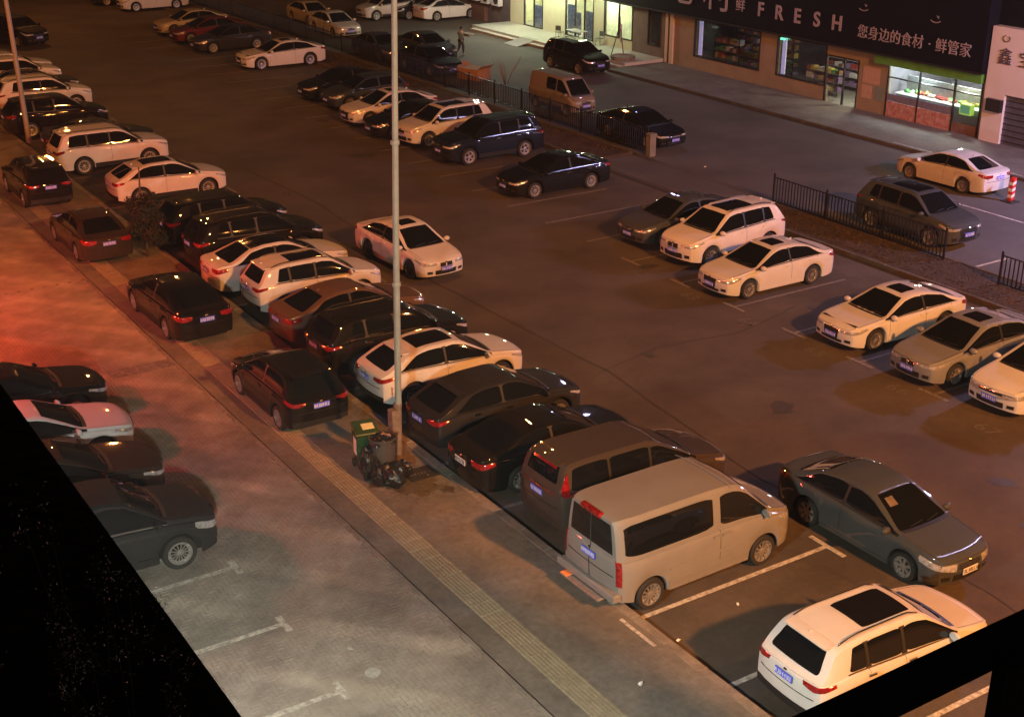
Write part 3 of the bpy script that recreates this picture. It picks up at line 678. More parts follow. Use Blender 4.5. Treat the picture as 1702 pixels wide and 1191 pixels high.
# low weeds and dead leaves on the strip
def scatter_leaves(name, n, x0, x1, y0, y1, z, s0, s1, m, seed, h=.25):
    rn = random.Random(seed); V = []; F = []
    for _ in range(n):
        x, y = rn.uniform(x0, x1), rn.uniform(y0, y1); zz = z+abs(rn.gauss(0, h*.35)); s = rn.uniform(s0, s1); a = rn.uniform(0, 6.3); t = rn.uniform(-.9, .9); q = len(V)
        c, d = math.cos(a)*s, math.sin(a)*s
        V += [(x-c, y-d, zz), (x+d*.4, y-c*.4, zz+s*t), (x+c, y+d, zz+s*.3), (x-d*.4, y+c*.4, zz-s*t*.4+s*.2)]; F.append((q, q+1, q+2, q+3))
    return put(name, mesh(name, V, F), m, kind='stuff')
M_DEADLEAF = mat('dead_leaves', (.06, .038, .02), .9, col2=(.10, .068, .035), vscale=30)
scatter_leaves('dead_leaves', 5000, 33.8, 35.9, 18, 36.5, .10, .015, .05, M_DEADLEAF, 3, .03)
scatter_leaves('dead_leaves', 6000, 33.8, 35.9, 46.2, 90, .10, .02, .06, M_DEADLEAF, 4, .04)

# ------------------------------------------------------------------ black fences
M_FENCE = mat('fence_black_steel', (.018, .018, .022), .45, .4, rvar=.1)
bar = MB().box(-.016, .016, -.016, .016, .14, 1.10); barm = mesh('fence_bar', bar.V, bar.F)
pst = MB().cbox(-.03, .03, -.03, .03, 0, 1.24, .02); pstm = mesh('fence_post', pst.V, pst.F)
def fence(x, y0, y1, label, dense=.16):
    t = thing('iron_fence', label, 'fence', (x, y0, .0), 0, 'black iron fences on the planting strip')
    L_ = y1-y0
    for z in (.16, 1.08): MB().box(-.018, .018, 0, L_, z-.018, z+.018).build('rail', M_FENCE, t)
    n = int(L_/2.5)
    for i in range(n+1): put('fence_post', pstm, M_FENCE, t).location = (0, L_*i/n, 0)
    k = int(L_/dense); rest = MB()
    for i in range(1, k):
        if i < 292: put('fence_bar', barm, M_FENCE, t).location = (0, L_*i/k, 0)
        else: rest.box(-.012, .012, L_*i/k-.012, L_*i/k+.012, .14, 1.10)
    if rest.V: rest.build('fence_bars', M_FENCE, t, kind='stuff')
    return t
fence(35.82, 28.4, 36.75, 'black iron fence in front of the grey crossover in the shop aisle')
fence(35.3, 16, 25.7, 'black iron fence at the right edge, behind the right parked row')
fence(36.6, 45.6, 104, 'long black iron fence behind the upper right parked row')
t = thing('gate_post', 'short concrete gate post at the open end of the long fence', 'post', (36.55, 45.3, 0))
MB().cbox(-.16, .16, -.14, .14, 0, .95, .03).build('post_shaft', mat('post_concrete', (.16, .145, .12), .8, var=.15, bump=.2), t)
MB().cbox(-.19, .19, -.17, .17, .95, 1.02, .02).build('post_cap', MATS['post_concrete'], t)

# ------------------------------------------------------------------ shop building
M_WALL = mat('shop_wall_render', (.25, .20, .135), .8, var=.12, vscale=1.2, bump=.12)
M_SIGN = mat('sign_board_black', (.005, .0055, .009), .8, var=.15, vscale=1.5, spec=.1)
M_LETTER = mat('sign_letter', (.30, .26, .27), .5, var=.1)
M_FRAME = mat('window_frame_dark', (.03, .03, .032), .4, .4)
M_LAMPW = mat('cold_strip_light', (.8, .85, 1), .5, emit=(.50, .52, .9), es=.55)
M_TILE = mat('shop_floor', (.35, .34, .32), .35)
def pane_mat():
    m = bpy.data.materials.new('window_pane'); m.use_nodes = True; t = m.node_tree; t.nodes.clear()
    o = t.nodes.new('ShaderNodeOutputMaterial'); tr = t.nodes.new('ShaderNodeBsdfTransparent'); gl = t.nodes.new('ShaderNodeBsdfGlossy'); mx = t.nodes.new('ShaderNodeMixShader')
    gl.inputs['Roughness'].default_value = .05; tr.inputs[0].default_value = (.85, .87, .9, 1); mx.inputs[0].default_value = .12
    t.links.new(tr.outputs[0], mx.inputs[1]); t.links.new(gl.outputs[0], mx.inputs[2]); t.links.new(mx.outputs[0], o.inputs[0]); MATS['window_pane'] = m; return m
M_PANE = pane_mat()
XF = 51.1
shop = thing('shop_building', 'shop with dark FRESH sign band over lit windows', 'shop', (XF, 50, 0))
def sp(name, x0, x1, y0, y1, z0, z1, m, parent=None, **kw):   # piece of the shop in world coordinates
    b = MB().box(x0-XF, x1-XF, y0-50, y1-50, z0, z1)
    return b.build(name, m, parent or shop, **kw)
WX0, WX1 = XF, XF+.28
for (y0, y1, z0, z1) in ((59.8, 61.9, 0, 3.1), (54.3, 59.8, 0, .85), (53.0, 54.3, 0, 3.1), (49.36, 53.0, 0, .85), (45.2, 47.1, 0, 3.1), (39.4, 39.55, 0, 3.1),
                         (54.3, 59.8, 2.96, 3.1), (49.36, 53.0, 2.96, 3.1), (47.1, 49.36, 2.5, 3.1), (39.55, 45.2, 2.8, 3.1)):
    sp('wall', WX0, WX1, y0, y1, z0, z1, M_WALL)
sp('pilaster', XF-.12, XF+.002, 61.62, 61.9, 0, 3.0, mat('pilaster_pale', (.5, .42, .32), .7, var=.1))
sp('sign_board', XF-.45, XF+.28, 39.4, 68.0, 3.1, 6.6, M_SIGN)
sp('canopy_edge', XF-.5, XF-.45, 39.4, 68.0, 3.06, 3.14, M_FRAME)
sp('upper_wall', XF+.28, XF+8, 36, 90, 3.3, 9.0, M_SIGN)
sp('roof_slab', XF-.45, XF+8, 36.0, 90, 9.0, 9.3, M_SIGN)
def framed(y0, y1, z0, z1, vs=(), hs=(), name='window', th=.06, prj=.03):
    f = MB(); X0, X1 = -prj, .08
    f.box(X0, X1, y0-50, y0+th-50, z0, z1); f.box(X0, X1, y1-th-50, y1-50, z0, z1)
    f.box(X0+.002, X1-.002, y0+th-50, y1-th-50, z0, z0+th); f.box(X0+.002, X1-.002, y0+th-50, y1-th-50, z1-th, z1)
    for v in vs: f.box(X0+.004, X1-.004, v-.03-50, v+.03-50, z0+th, z1-th)
    for h in hs: f.box(X0+.006, X1-.006, y0+th-50, y1-th-50, h-.025, h+.025)
    o = f.build(name, M_FRAME, shop)
    MB().box(.03, .036, y0+th-50, y1-th-50, z0+th, z1-th).build('pane', M_PANE, o)
    return o
framed(54.3, 59.8, .85, 2.96); framed(49.36, 53.0, .85, 2.96)
framed(39.55, 45.2, .02, 2.8, vs=(41.12, 43.22), hs=(2.02,))
d = framed(47.1, 49.36, .02, 2.5, vs=(48.1,), hs=(), name='door')
MB().box(-.06, -.03, 48.0-50, 48.04-50, .9, 1.5).build('handle', M_CHROME, d)
# interior shell
sp('floor', XF+.28, XF+7.9, 39.4, 61.9, -.02, .03, M_TILE)
M_INT = mat('shop_interior_wall', (.20, .19, .21), .8, var=.2)
sp('back_wall', XF+5, XF+5.1, 39.4, 61.9, .03, 3.1, M_INT)
sp('side_wall', XF+.28, XF+5, 61.8, 61.9, .03, 3.1, M_INT); sp('side_wall', XF+.28, XF+5, 39.42, 39.5, .03, 3.1, M_INT); sp('partition', XF+.28, XF+5, 45.5, 45.6, .03, 3.1, M_INT)
sp('ceiling', XF+.28, XF+5.1, 39.4, 61.9, 3.1, 3.2, M_INT)
for y in (59.55, 52.75): sp('strip_light', XF+.12, XF+.18, y-.28, y, .95, 2.9, M_LAMPW)
lamp('shop_interior_light', (XF+2.2, 57.0, 2.8), 8, (.75, .78, 1), .3)
lamp('shop_interior_light', (XF+2.2, 51.3, 2.8), 22, (.78, .74, 1), .3)
lamp('shop_door_light', (XF+.9, 47.7, 2.85), 520, (1, .92, .60), .2)
lamp('shop_produce_light', (XF+1.2, 43.8, 2.6), 600, (.85, 1, .95), .25)
lamp('shop_produce_light', (XF+1.2, 41.2, 2.6), 600, (1, .93, .68), .25)
M_GOODS = [mat('goods_'+n, c, .6, var=.3, vscale=20) for n, c in (('red', (.35, .06, .05)), ('green', (.10, .30, .08)), ('yellow', (.55, .42, .10)), ('white', (.6, .6, .62)), ('violet', (.22, .14, .30)), ('brown', (.24, .13, .07)))]
rn = random.Random(5)
def shelf(x, y0, y1, levels, zs=.45):
    t = thing('display_shelf', 'x', 'shelf', (x, y0, .03)); L_ = y1-y0
    for k in range(levels):
        MB().box(0, .45, 0, L_, .25+k*zs, .28+k*zs).build('shelf_board', M_INT, t)
        n = int(L_/.28)
        for i in range(n):
            h = rn.uniform(.12, .3); y = .02+i*L_/n; MB().cbox(.05, .40, y, y+L_/n-.05, .285+k*zs, .285+k*zs+h, .02).build('goods_box', rn.choice(M_GOODS), t)
    for y in (0, L_-.03): MB().box(-.001, .04, y, y+.03, 0, .25+levels*zs).build('upright', M_FRAME, t)
    return t
for i, (x, y0, y1, n, lb) in enumerate(((XF+1.0, 54.7, 57.0, 3, 'low goods shelf inside the first dark window, right half'), (XF+1.2, 57.3, 59.4, 4, 'goods shelf inside the first dark window beside the strip light'),
      (XF+2.8, 54.6, 59.4, 5, 'long goods shelf against the back of the first window'), (XF+1.4, 49.8, 52.2, 3, 'goods shelf behind the second window, left of the glass door'), (XF+3.2, 46.2, 52.5, 5, 'tall goods shelf behind the glass door'))):
    shelf(x, y0, y1, n)['label'] = lb
# produce counter behind the big right window
ct = thing('produce_counter', 'glow-topped produce counter heaped with meat and fruit behind the right window', 'counter', (XF+.45, 39.8, .25))
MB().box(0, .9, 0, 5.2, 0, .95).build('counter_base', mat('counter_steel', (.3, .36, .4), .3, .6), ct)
MB().cbox(-.04, .95, -.02, 5.22, .95, 1.0, .01).build('counter_top', mat('counter_white_glow', (.75, .78, .75), .3, emit=(.85, .95, .75), es=.9), ct)  # emission in the top stands in for light on the counter
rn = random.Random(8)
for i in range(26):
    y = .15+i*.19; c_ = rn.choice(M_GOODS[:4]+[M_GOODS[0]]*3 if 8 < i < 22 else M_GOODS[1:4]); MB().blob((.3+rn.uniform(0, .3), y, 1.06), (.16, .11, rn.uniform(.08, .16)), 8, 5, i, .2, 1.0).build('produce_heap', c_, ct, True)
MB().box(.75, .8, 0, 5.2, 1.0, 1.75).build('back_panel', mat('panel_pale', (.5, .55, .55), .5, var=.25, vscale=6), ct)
cr = thing('green_crate', 'bright green glowing crate standing in the right shop window', 'crate', (XF+.13, 40.2, .98)); MB().cbox(0, .28, 0, .62, 0, .5, .02).build('crate_box', mat('crate_green_glow', (.45, .75, .12), .5, emit=(.5, .9, .12), es=.7), cr); MB().box(-.006, 0, .05, .57, .06, .44).build('crate_label', mat('crate_print_glow', (.2, .5, .3), .5, emit=(.2, .7, .4), es=.4), cr)  # crate and print emit to look lit; no lamp inside
M_MEAT = mat('printed_meat_poster', (.30, .06, .05), .5, col2=(.50, .34, .30), vscale=5, var=.1)
for (y0, y1) in ((43.26, 45.12), (41.16, 43.18)):
    sp('printed_panel', XF-.006, XF+.02, y0, y1, .10, .86, M_MEAT)
    sp('frosted_panel', XF-.005, XF+.02, y0, y1, .90, 1.22, mat('frosted_print', (.16, .15, .22), .5, var=.2, vscale=4))
sp('printed_panel', XF-.006, XF+.02, 39.65, 41.06, .10, .6, mat('dark_print', (.10, .05, .04), .5, col2=(.2, .12, .09), vscale=3))
sp('green_fascia', XF-.30, XF-.0, 39.5, 45.9, 2.62, 3.04, mat('fascia_green', (.09, .28, .05), .5, var=.15, vscale=2))
# notices by the door
for (y0, y1, z0, z1, c) in ((45.7, 46.8, 1.5, 2.3, (.42, .27, .2)), (46.15, 46.8, .75, 1.4, (.42, .28, .2)), (45.35, 45.95, .75, 1.45, (.16, .2, .17))):
    sp('notice', XF-.012, XF+.003, y0, y1, z0, z1, mat('notice_%d' % (z0*100+y0), c, .6, var=.15, vscale=9))
# letters
def letter(ch, y, z, size, bold=.0, m=M_LETTER, x=XF-.46, parent=None, ext=.03, sx=1):
    o = put('letter', text_mesh(ch, size, ext, bold), m, parent or shop)
    o.matrix_local = Matrix(((0, 0, -1, x-XF), (-1*sx, 0, 0, y-50), (0, 1, 0, z), (0, 0, 0, 1)))
    return o
for ch, y in zip('FRESH', (54.0, 52.6, 51.25, 49.85, 48.45)): letter(ch, y, 4.17, 1.02, .022)
letter('地', 60.7, 4.6, 2.3, .0); letter('利', 57.6, 4.6, 2.3, .0)
letter('生', 55.6, 5.05, .75); letter('鲜', 55.6, 4.2, .75)
for ch, y in zip('您身边的食材·鲜管家', [46.7-.695*i for i in range(10)]): letter(ch, y, 3.98, .68)
for y, z in ((46.75, 5.2), (42.3, 5.2)):      # small smile and leaf emblems
    pts = [(XF-.5-XF, y-50+.32*math.sin(a), z-.02-.16*math.cos(a)) for a in [R(q) for q in range(-60, 61, 15)]]
    MB().tube(pts, .025, 6).build('emblem_smile', M_LETTER, shop, True)
    MB().tube([(-.5, y-50-.14, z+.02), (-.5, y-50-.18, z+.1), (-.5, y-50-.04, z+.13), (-.5, y-50-.14, z+.02)], .016, 5).build('emblem_leaf', M_LETTER, shop, True)
sp('exit_lamp', XF-.2, XF-.1, 52.35, 52.62, 2.80, 2.88, mat('green_lamp', (.1, .8, .3), .5, emit=(.1, 1, .4), es=2.5))

# white side building at the right end
wb = thing('white_shopfront', 'white tiled shopfront with dark characters at the right edge', 'building', (50.9, 39.3, 0))
M_WHT = mat('white_cladding', (.62, .60, .60), .5, var=.06, vscale=1)
b = MB(); b.box(0, .6, -1.1, .0, -.02, 5.25); b.box(0, .6, -12, -1.1, 2.35, 5.25); b.box(0, .6, -12, -6, -.02, 2.35); b.build('wall', M_WHT, wb)
MB().box(.15, .2, -6, -1.1, 0, 2.35).build('door', mat('roller_door', (.09, .10, .14), .4, .3, var=.2, vscale=3), wb)
for k in range(8): MB().box(.13, .15, -6, -1.1, .25+k*.26, .29+k*.26).build('door_slat', M_FRAME, wb)
def wlet(ch, y, z, s):
    o = put('letter', text_mesh(ch, s, .02, 0), mat('letter_dark', (.07, .06, .09), .5), wb)
    o.matrix_local = Matrix(((0, 0, -1, -.02), (-1, 0, 0, y), (0, 1, 0, z), (0, 0, 0, 1)))
wlet('鑫', -.85, 3.95, .78); wlet('宝', -1.95, 3.95, .78)
pts = [(-.02, -.8+.18*math.sin(a), 4.78+.14*math.cos(a)) for a in [R(q) for q in range(20, 345, 25)]]
MB().tube(pts, .02, 5).build('emblem_ring', MATS['letter_dark'], wb, True)
sp('wall_box', XF-.42, XF-.22, 38.2, 39.0, 1.55, 2.1, M_FRAME)

# left shop section (lit pale green and yellow)
M_WALL2 = mat('pale_wall_render', (.50, .50, .36), .7, var=.06, vscale=1.5)
M_WALLB = mat('brown_wall_render', (.13, .10, .085), .8, var=.15, vscale=1.5)
ls = thing('lit_corner_shop', 'brightly lit shop with pale walls and glass doors left of the sign', 'shop', (XF, 72, .3))
def lp(name, x0, x1, y0, y1, z0, z1, m): return MB().box(x0-XF, x1-XF, y0-72, y1-72, z0-.3, z1-.3).build(name, m, ls)
for (y0, y1, z0, z1, m_) in ((61.9, 62.85, .1, 3.1, M_WALLB), (62.85, 64.1, .1, .9, M_WALLB), (64.1, 65.6, .1, 3.1, M_WALLB), (65.6, 68.5, .1, .88, M_WALL2), (68.5, 69.6, .1, 3.1, M_WALL2), (72.7, 75.3, .1, 3.1, M_WALL2), (77.6, 79.3, .1, 3.1, M_WALL2), (61.9, 79.3, 3.0, 3.3, M_WALL2)):
    lp('wall', XF, XF+.25, y0, y1, z0, z1 if z1 > 3.2 or z0 == 3.0 else min(z1, 2.995), m_)
lp('corner_post', XF-.05, XF, 62.2, 62.4, .1, 3, MATS['pilaster_pale'])
def lf(y0, y1, z0, z1, vs=(), name='window', m=M_FRAME):
    th = .06; f = MB()
    f.box(-.03, .1, y0-72, y0+th-72, z0-.3, z1-.3); f.box(-.03, .1, y1-th-72, y1-72, z0-.3, z1-.3); f.box(-.028, .098, y0+th-72, y1-th-72, z1-th-.3, z1-.3); f.box(-.028, .098, y0+th-72, y1-th-72, z0-.3, z0+th-.3)
    for v in vs: f.box(-.025, .09, v-.03-72, v+.03-72, z0-.3, z1-.3)
    o = f.build(name, m, ls); MB().box(.03, .036, y0+th-72, y1-th-72, z0+th-.3, z1-th-.3).build('pane', M_PANE, o); return o
lf(62.85, 64.1, .9, 3.0); lf(65.6, 68.5, .88, 3.0, (67.0,)); lf(69.6, 72.7, .32, 2.95, (70.6, 71.6), 'door'); lf(75.3, 77.6, .32, 2.95, (76.4,), 'door')
M_GLOW = mat('bright_interior', (.85, .82, .55), .6, col2=(.45, .5, .4), vscale=1.3, var=.2)
lp('interior_wall', XF+2.4, XF+2.5, 61.9, 79.3, .3, 3, M_GLOW); lp('interior_floor', XF+.25, XF+2.5, 61.9, 79.3, .2, .31, M_TILE); lp('interior_wall', XF+.25, XF+2.4, 65.0, 65.1, .3, 3, M_INT); lp('interior_wall', XF+.25, XF+2.4, 79.2, 79.3, .3, 3, M_GLOW)
lp('interior_ceiling', XF+.25, XF+2.5, 61.9, 79.3, 3.0, 3.05, M_GLOW)
M_BLUEP = mat('blue_poster', (.05, .10, .28), .5, col2=(.35, .4, .5), vscale=4, var=.1)
for (y0, y1, z0, z1) in ((69.75, 70.5, .4, 2.1), (71.0, 71.5, .5, 1.9), (71.7, 72.5, .5, 2.3), (75.4, 76.3, .4, 1.8)): lp('window_poster', XF+.05, XF+.06, y0, y1, z0, z1, M_BLUEP)
lamp('corner_shop_light', (XF+1.3, 71.0, 2.7), 600, (.98, 1, .62), .3); lamp('corner_shop_light', (XF+1.3, 76.6, 2.7), 600, (1, .95, .55), .3); lamp('corner_shop_light', (XF+1.3, 67.2, 2.7), 150, (.9, 1, .7), .3)
lamp('canopy_light', (47.6, 76.5, 4.6), 900, (.96, .95, .74), .3); lamp('canopy_light', (XF-1.6, 73.4, 3.9), 520, (.86, 1, .60), .3); lamp('canopy_light', (XF-1.6, 68.0, 3.9), 300, (.85, 1, .62), .3)
# paved apron with steps
MB().box(48.2, XF+.0, 62.5, 79.6, 0, .30).build('shop_apron', mat('apron_tile', (.42, .42, .38), .5, var=.08, vscale=2), kind='structure')
MB().box(47.75, 48.195, 62.5, 79.2, 0, .16).build('apron_step', mat('step_stone', (.40, .36, .32), .7, var=.15), kind='structure')
MB().box(47.0, XF, -40, 62.495, 0, .12).build('shop_sidewalk', G_SHOPW, kind='structure')
MB().box(46.85, 46.995, -40, 62.4, 0, .13).build('shop_kerb', G_KERBD, kind='structure')
MB().box(46.7, 46.848, 36, 62, .001, .012).build('shop_gutter_shade', MATS['gutter_dirt_shade'], kind='structure')  # dark strip laid in for the shadow along the kerb foot
rp = thing('ramp_plate', 'grey metal ramp plate laid over the steps of the lit shop', 'ramp', (0, 0, 0))
put('ramp_surface', mesh('ramp_surface', [(46.9,72.0,.02),(48.5,72.0,.33),(48.5,73.6,.33),(46.9,73.6,.02),(46.9,72.0,.0),(48.5,72.0,.305),(48.5,73.6,.305),(46.9,73.6,.0)], [(0,1,2,3),(4,7,6,5),(0,4,5,1),(3,2,6,7),(1,5,6,2)]), M_RIM, rp)
# far dark building and yard wall beyond the apron
bd = thing('dark_back_building', 'unlit dark building with air conditioners left of the lit shop', 'building', (XF, 80, 0))
MB().box(.0, 10, -.7, 60, 0, 7).build('wall', mat('dark_render', (.09, .075, .085), .85, var=.3, vscale=1.2), bd)
MB().box(-.35, 0, 2.2, 4.6, 0, 1.0).build('brick_plinth', mat('plinth_brick', (.10, .05, .04), .9, var=.3, vscale=6), bd)
M_AC = mat('ac_white_metal', (.50, .52, .56), .45, var=.1)
def ac_unit(y, z, label):
    t = thing('air_conditioner', label, 'air conditioner', (XF-.42, y, z), 0, 'outdoor air conditioners')
    MB().cbox(0, .35, 0, .95, 0, .8, .03).build('casing', M_AC, t)
    MB().lathe([(.28, 0), (.30, .02), (.02, .03)], 16, 'y').build('fan_grille', M_FRAME, t).matrix_local = Matrix(((0, -1, 0, -.0), (1, 0, 0, .36), (0, 0, 1, .4), (0, 0, 0, 1)))
    for q in (.1, .8): MB().box(.0, .40, q, q+.04, -.05, 0).build('bracket', M_FRAME, t)
ac_unit(80.2, 1.25, 'white air conditioner box nearest the lit shop door'); ac_unit(81.6, 1.25, 'white air conditioner box farther from the lit shop door'); ac_unit(83.1, 1.3, 'leftmost dim air conditioner box on the dark wall')

# cafe chairs and table
def chair(x, y, a, label):
    t = thing('cafe_chair', label, 'chair', (x, y, .3), a, 'chairs on the lit apron'); m = mat('chair_grey', (.10, .12, .12), .5)
    MB().cbox(-.21, .21, -.21, .21, .43, .46, .01).build('seat', m, t); MB().box(-.21, -.18, -.2, .2, .55, .86).build('backrest', m, t)
    for sx in (-.19, .19):
        for sy in (-.19, .19): MB().tube([(sx, sy, 0), (sx, sy, .44 if sx > 0 else .8)], .013, 5).build('leg', m, t)
chair(49.9, 71.6, .4, 'grey chair at the left end of the shop table'); chair(50.6, 71.0, 1.2, 'grey chair behind the left end of the shop table'); chair(49.6, 68.9, 2.6, 'grey chair at the right end of the shop table'); chair(50.6, 68.2, 3.4, 'grey chair nearest the shop window')
t = thing('cafe_table', 'small rectangular table outside the lit shop', 'table', (50.1, 70.0, .3)); mtb = mat('table_top', (.4, .42, .40), .4)
MB().cbox(-.35, .35, -.7, .7, .70, .74, .01).build('table_top', mtb, t)
for sx in (-.3, .3):
    for sy in (-.62, .62): MB().tube([(sx, sy, 0), (sx, sy, .7)], .018, 5).build('leg', M_FRAME, t)
# tripod banner stand and planter
t = thing('tripod_stand', 'black tripod stand with white roll by the shop corner', 'stand', (49.4, 64.6, .3))
for k in range(3):
    a = 2.1*k+.4; MB().tube([(.5*math.cos(a), .5*math.sin(a), 0), (0, 0, 1.9)], .03, 6).build('leg', M_FRAME, t)
MB().tube([(0, 0, .9), (0, 0, 2.3)], .02, 6).build('mast', M_FRAME, t); MB().tube([(.02, -.06, .8), (.02, -.06, 1.9)], .06, 8).build('white_roll', M_AC, t)
t = thing('planter', 'low round stone planter at the shop corner step', 'planter', (48.9, 63.6, .3)); MB().lathe([(.7, 0), (.75, .22), (.66, .24), (.6, .16), (.001, .16)], 18).build('planter_ring', G_KERB, t, True)
t = thing('flower_pot', 'small brown pot with thin dead stems beside the tripod', 'pot', (48.7, 66.2, .3)); MB().lathe([(.12, 0), (.17, .32), (.14, .32), (.001, .28)], 12).build('pot', mat('terracotta', (.25, .10, .05), .8), t, True)
for k in range(5): MB().tube([(0, 0, .28), (.06*math.cos(k*1.3), .06*math.sin(k*1.3), .5), (.15*math.cos(k*1.3), .15*math.sin(k*1.3), .8)], .008, 4).build('stem', M_DEADLEAF, t)

# ------------------------------------------------------------------ tall lamp pole and litter round it
M_POLE = mat('pole_galvanised', (.20, .27, .28), .6, .1, var=.12, vscale=3, rvar=.1)
M_POLER = mat('pole_rusty_base', (.16, .13, .11), .75, .2, var=.35, vscale=7, bump=.3)
pb_ = (13.0, 25.0, ZW)
t = thing('lamp_pole', 'tall pale grey lamp pole standing by the green bin', 'lamp pole', pb_)
MB().tube([(.03, -.02, 1.45), (.10, -.06, 5.8), (.21, -.13, 11.0), (.25, -.16, 13.5)], [.078, .072, .060, .054], 14).build('pole', M_POLE, t, True)
MB().tube([(0, 0, 0), (.02, -.015, 1.46)], [.085, .09], 14).build('pole_base', M_POLER, t, True)
MB().cbox(-.19, .02, -.13, .10, .88, 1.42, .02).build('cable_box', M_POLER, t)
MB().tube([(-.20, .05, .0), (-.15, .03, .9)], .035, 8).build('conduit', M_POLER, t, True)
MB().lathe([(.2, 0), (.2, .03), (.001, .03)], 14).build('base_plate', M_POLER, t)
for z_ in (1.46, 4.4, 7.6): MB().lathe([(.094, z_), (.098, z_+.02), (.098, z_+.09), (.092, z_+.10)], 14).build('pole_band', M_POLER if z_ < 2 else M_POLE, t, True).location = (.02+.018*(z_-1.4), -.012*(z_-1.4)-.01, 0)
MB().box(-.10, -.078, -.05, .05, 1.75, 1.95).build('notice_sticker', mat('sticker_worn', (.5, .42, .30), .7, var=.4, vscale=18), t)
for k in range(4): MB().tube([(.15*math.cos(k*1.57+.7), .15*math.sin(k*1.57+.7), .03), (.15*math.cos(k*1.57+.7), .15*math.sin(k*1.57+.7), .08)], .015, 6).build('bolt', M_POLER, t)
MB().tube([(.25, -.16, 13.4), (1.2, -.2, 13.8), (2.2, -.2, 13.85)], .04, 8).build('lamp_arm', M_POLE, t, True)
MB().cbox(2.1, 2.8, -.36, -.06, 13.76, 13.9, .04).build('lamp_head', M_POLE, t)
t = thing('lamp_pole', 'leaning grey lamp pole at the far left of the parked row', 'lamp pole', (14.1, 62.3, 0))
MB().tube([(0, 0, 0), (-.12, .1, 6.0), (-.3, .25, 11)], [.12, .10, .08], 12).build('pole', mat('pole_far_grey', (.26, .25, .24), .55, .3, var=.1), t, True)
MB().tube([(-.3, .25, 10.9), (1.2, .2, 11.3)], .045, 8).build('lamp_arm', MATS['pole_far_grey'], t, True); MB().cbox(1.1, 1.8, .05, .35, 11.2, 11.35, .04).build('lamp_head', MATS['pole_far_grey'], t)

M_BIN = mat('bin_green', (.012, .05, .02), .45, var=.15, vscale=6, rvar=.1)
t = thing('wheelie_bin', 'green wheelie bin with white sticker behind the black bags', 'bin', (12.25, 25.15, ZW), R(-12))
me = mesh('bin_body', [(-.21,-.22,.08),(.21,-.22,.08),(.21,.22,.08),(-.21,.22,.08),(-.27,-.27,.95),(.27,-.27,.95),(.27,.27,.95),(-.27,.27,.95),(-.22,-.22,.95),(.22,-.22,.95),(.22,.22,.95),(-.22,.22,.95),(-.2,-.2,.6),(.2,-.2,.6),(.2,.2,.6),(-.2,.2,.6)],
  [(0,3,2,1),(0,1,5,4),(1,2,6,5),(2,3,7,6),(3,0,4,7),(4,5,9,8),(5,6,10,9),(6,7,11,10),(7,4,8,11),(8,9,13,12),(9,10,14,13),(10,11,15,14),(11,8,12,15),(12,13,14,15)])
put('bin_body', me, M_BIN, t)
l = MB().cbox(-.28, .28, -.30, .28, 0, .05, .02).build('lid', M_BIN, t); l.location = (0, .10, 1.0); l.rotation_euler = (R(12), 0, 0)
MB().cbox(-.12, .16, -.12, .10, 0, .012, .003).build('sticker', mat('sticker_yellow', (.62, .60, .30), .5), l).location = (.05, .0, .05)
MB().box(-.272, -.262, -.12, .10, .45, .85).build('label_plate', mat('label_white', (.65, .66, .62), .5), t)
for sx in (-.24, .24):
    MB().lathe([(.001, -.03), (.10, -.03), (.10, .03), (.001, .03)], 12, 'y').build('wheel', M_TYRE, t).matrix_local = Matrix(((0, 1, 0, sx), (1, 0, 0, .25), (0, 0, 1, .10), (0, 0, 0, 1)))
MB().tube([(-.2, .30, .98), (.2, .30, .98)], .018, 6).build('handle', M_BLACK, t)
M_BAG = mat('black_bin_bag', (.012, .012, .013), .28, bump=.9, bscale=14, rvar=.1)
def crumple(bmx, c, r, seed, name, parent, m=M_BAG):
    rn = random.Random(seed); b = MB(); n, k = 22, 13; base = [rn.random()*6 for _ in range(8)]
    for i in range(k+1):
        th = math.pi*i/k
        for j in range(n):
            a = 2*math.pi*j/n
            q = 1+.10*math.sin(3*a+base[0])+.07*math.sin(5*a+base[1]+th*2)+.08*rn.uniform(-1, 1)
            if th < .5: q *= .35+1.3*th
            b.V.append((c[0]+r[0]*q*math.sin(th)*math.cos(a), c[1]+r[1]*q*math.sin(th)*math.sin(a), max(c[2]+r[2]*q*math.cos(th), .0)))
    for i in range(k):
        for j in range(n): q = i*n; b.F.append((q+j, q+n+j, q+n+(j+1) % n, q+(j+1) % n))
    return b.build(name, m, parent)
t = thing('rubbish_barrel', 'grey open barrel lined with black bag in front of the green bin', 'bin', (12.45, 24.72, ZW))
MB().lathe([(.001, .02), (.25, .02), (.29, .5), (.31, .92), (.335, .95), (.33, .97), (.29, .95), (.27, .6), (.001, .55)], 22).build('barrel', mat('barrel_grey', (.05, .05, .05), .5, var=.2), t, True)
crumple(None, (0, 0, .86), (.30, .30, .14), 5, 'bag_liner', t)
for k in range(7): MB().blob((.12*math.cos(k*2.4), .13*math.sin(k*2.4), .93+.02*(k % 3)), (.09, .07, .06), 7, 5, k, .3).build('rubbish', rn.choice([M_GOODS[5], M_BAG, M_GOODS[4], M_BAG]), t)
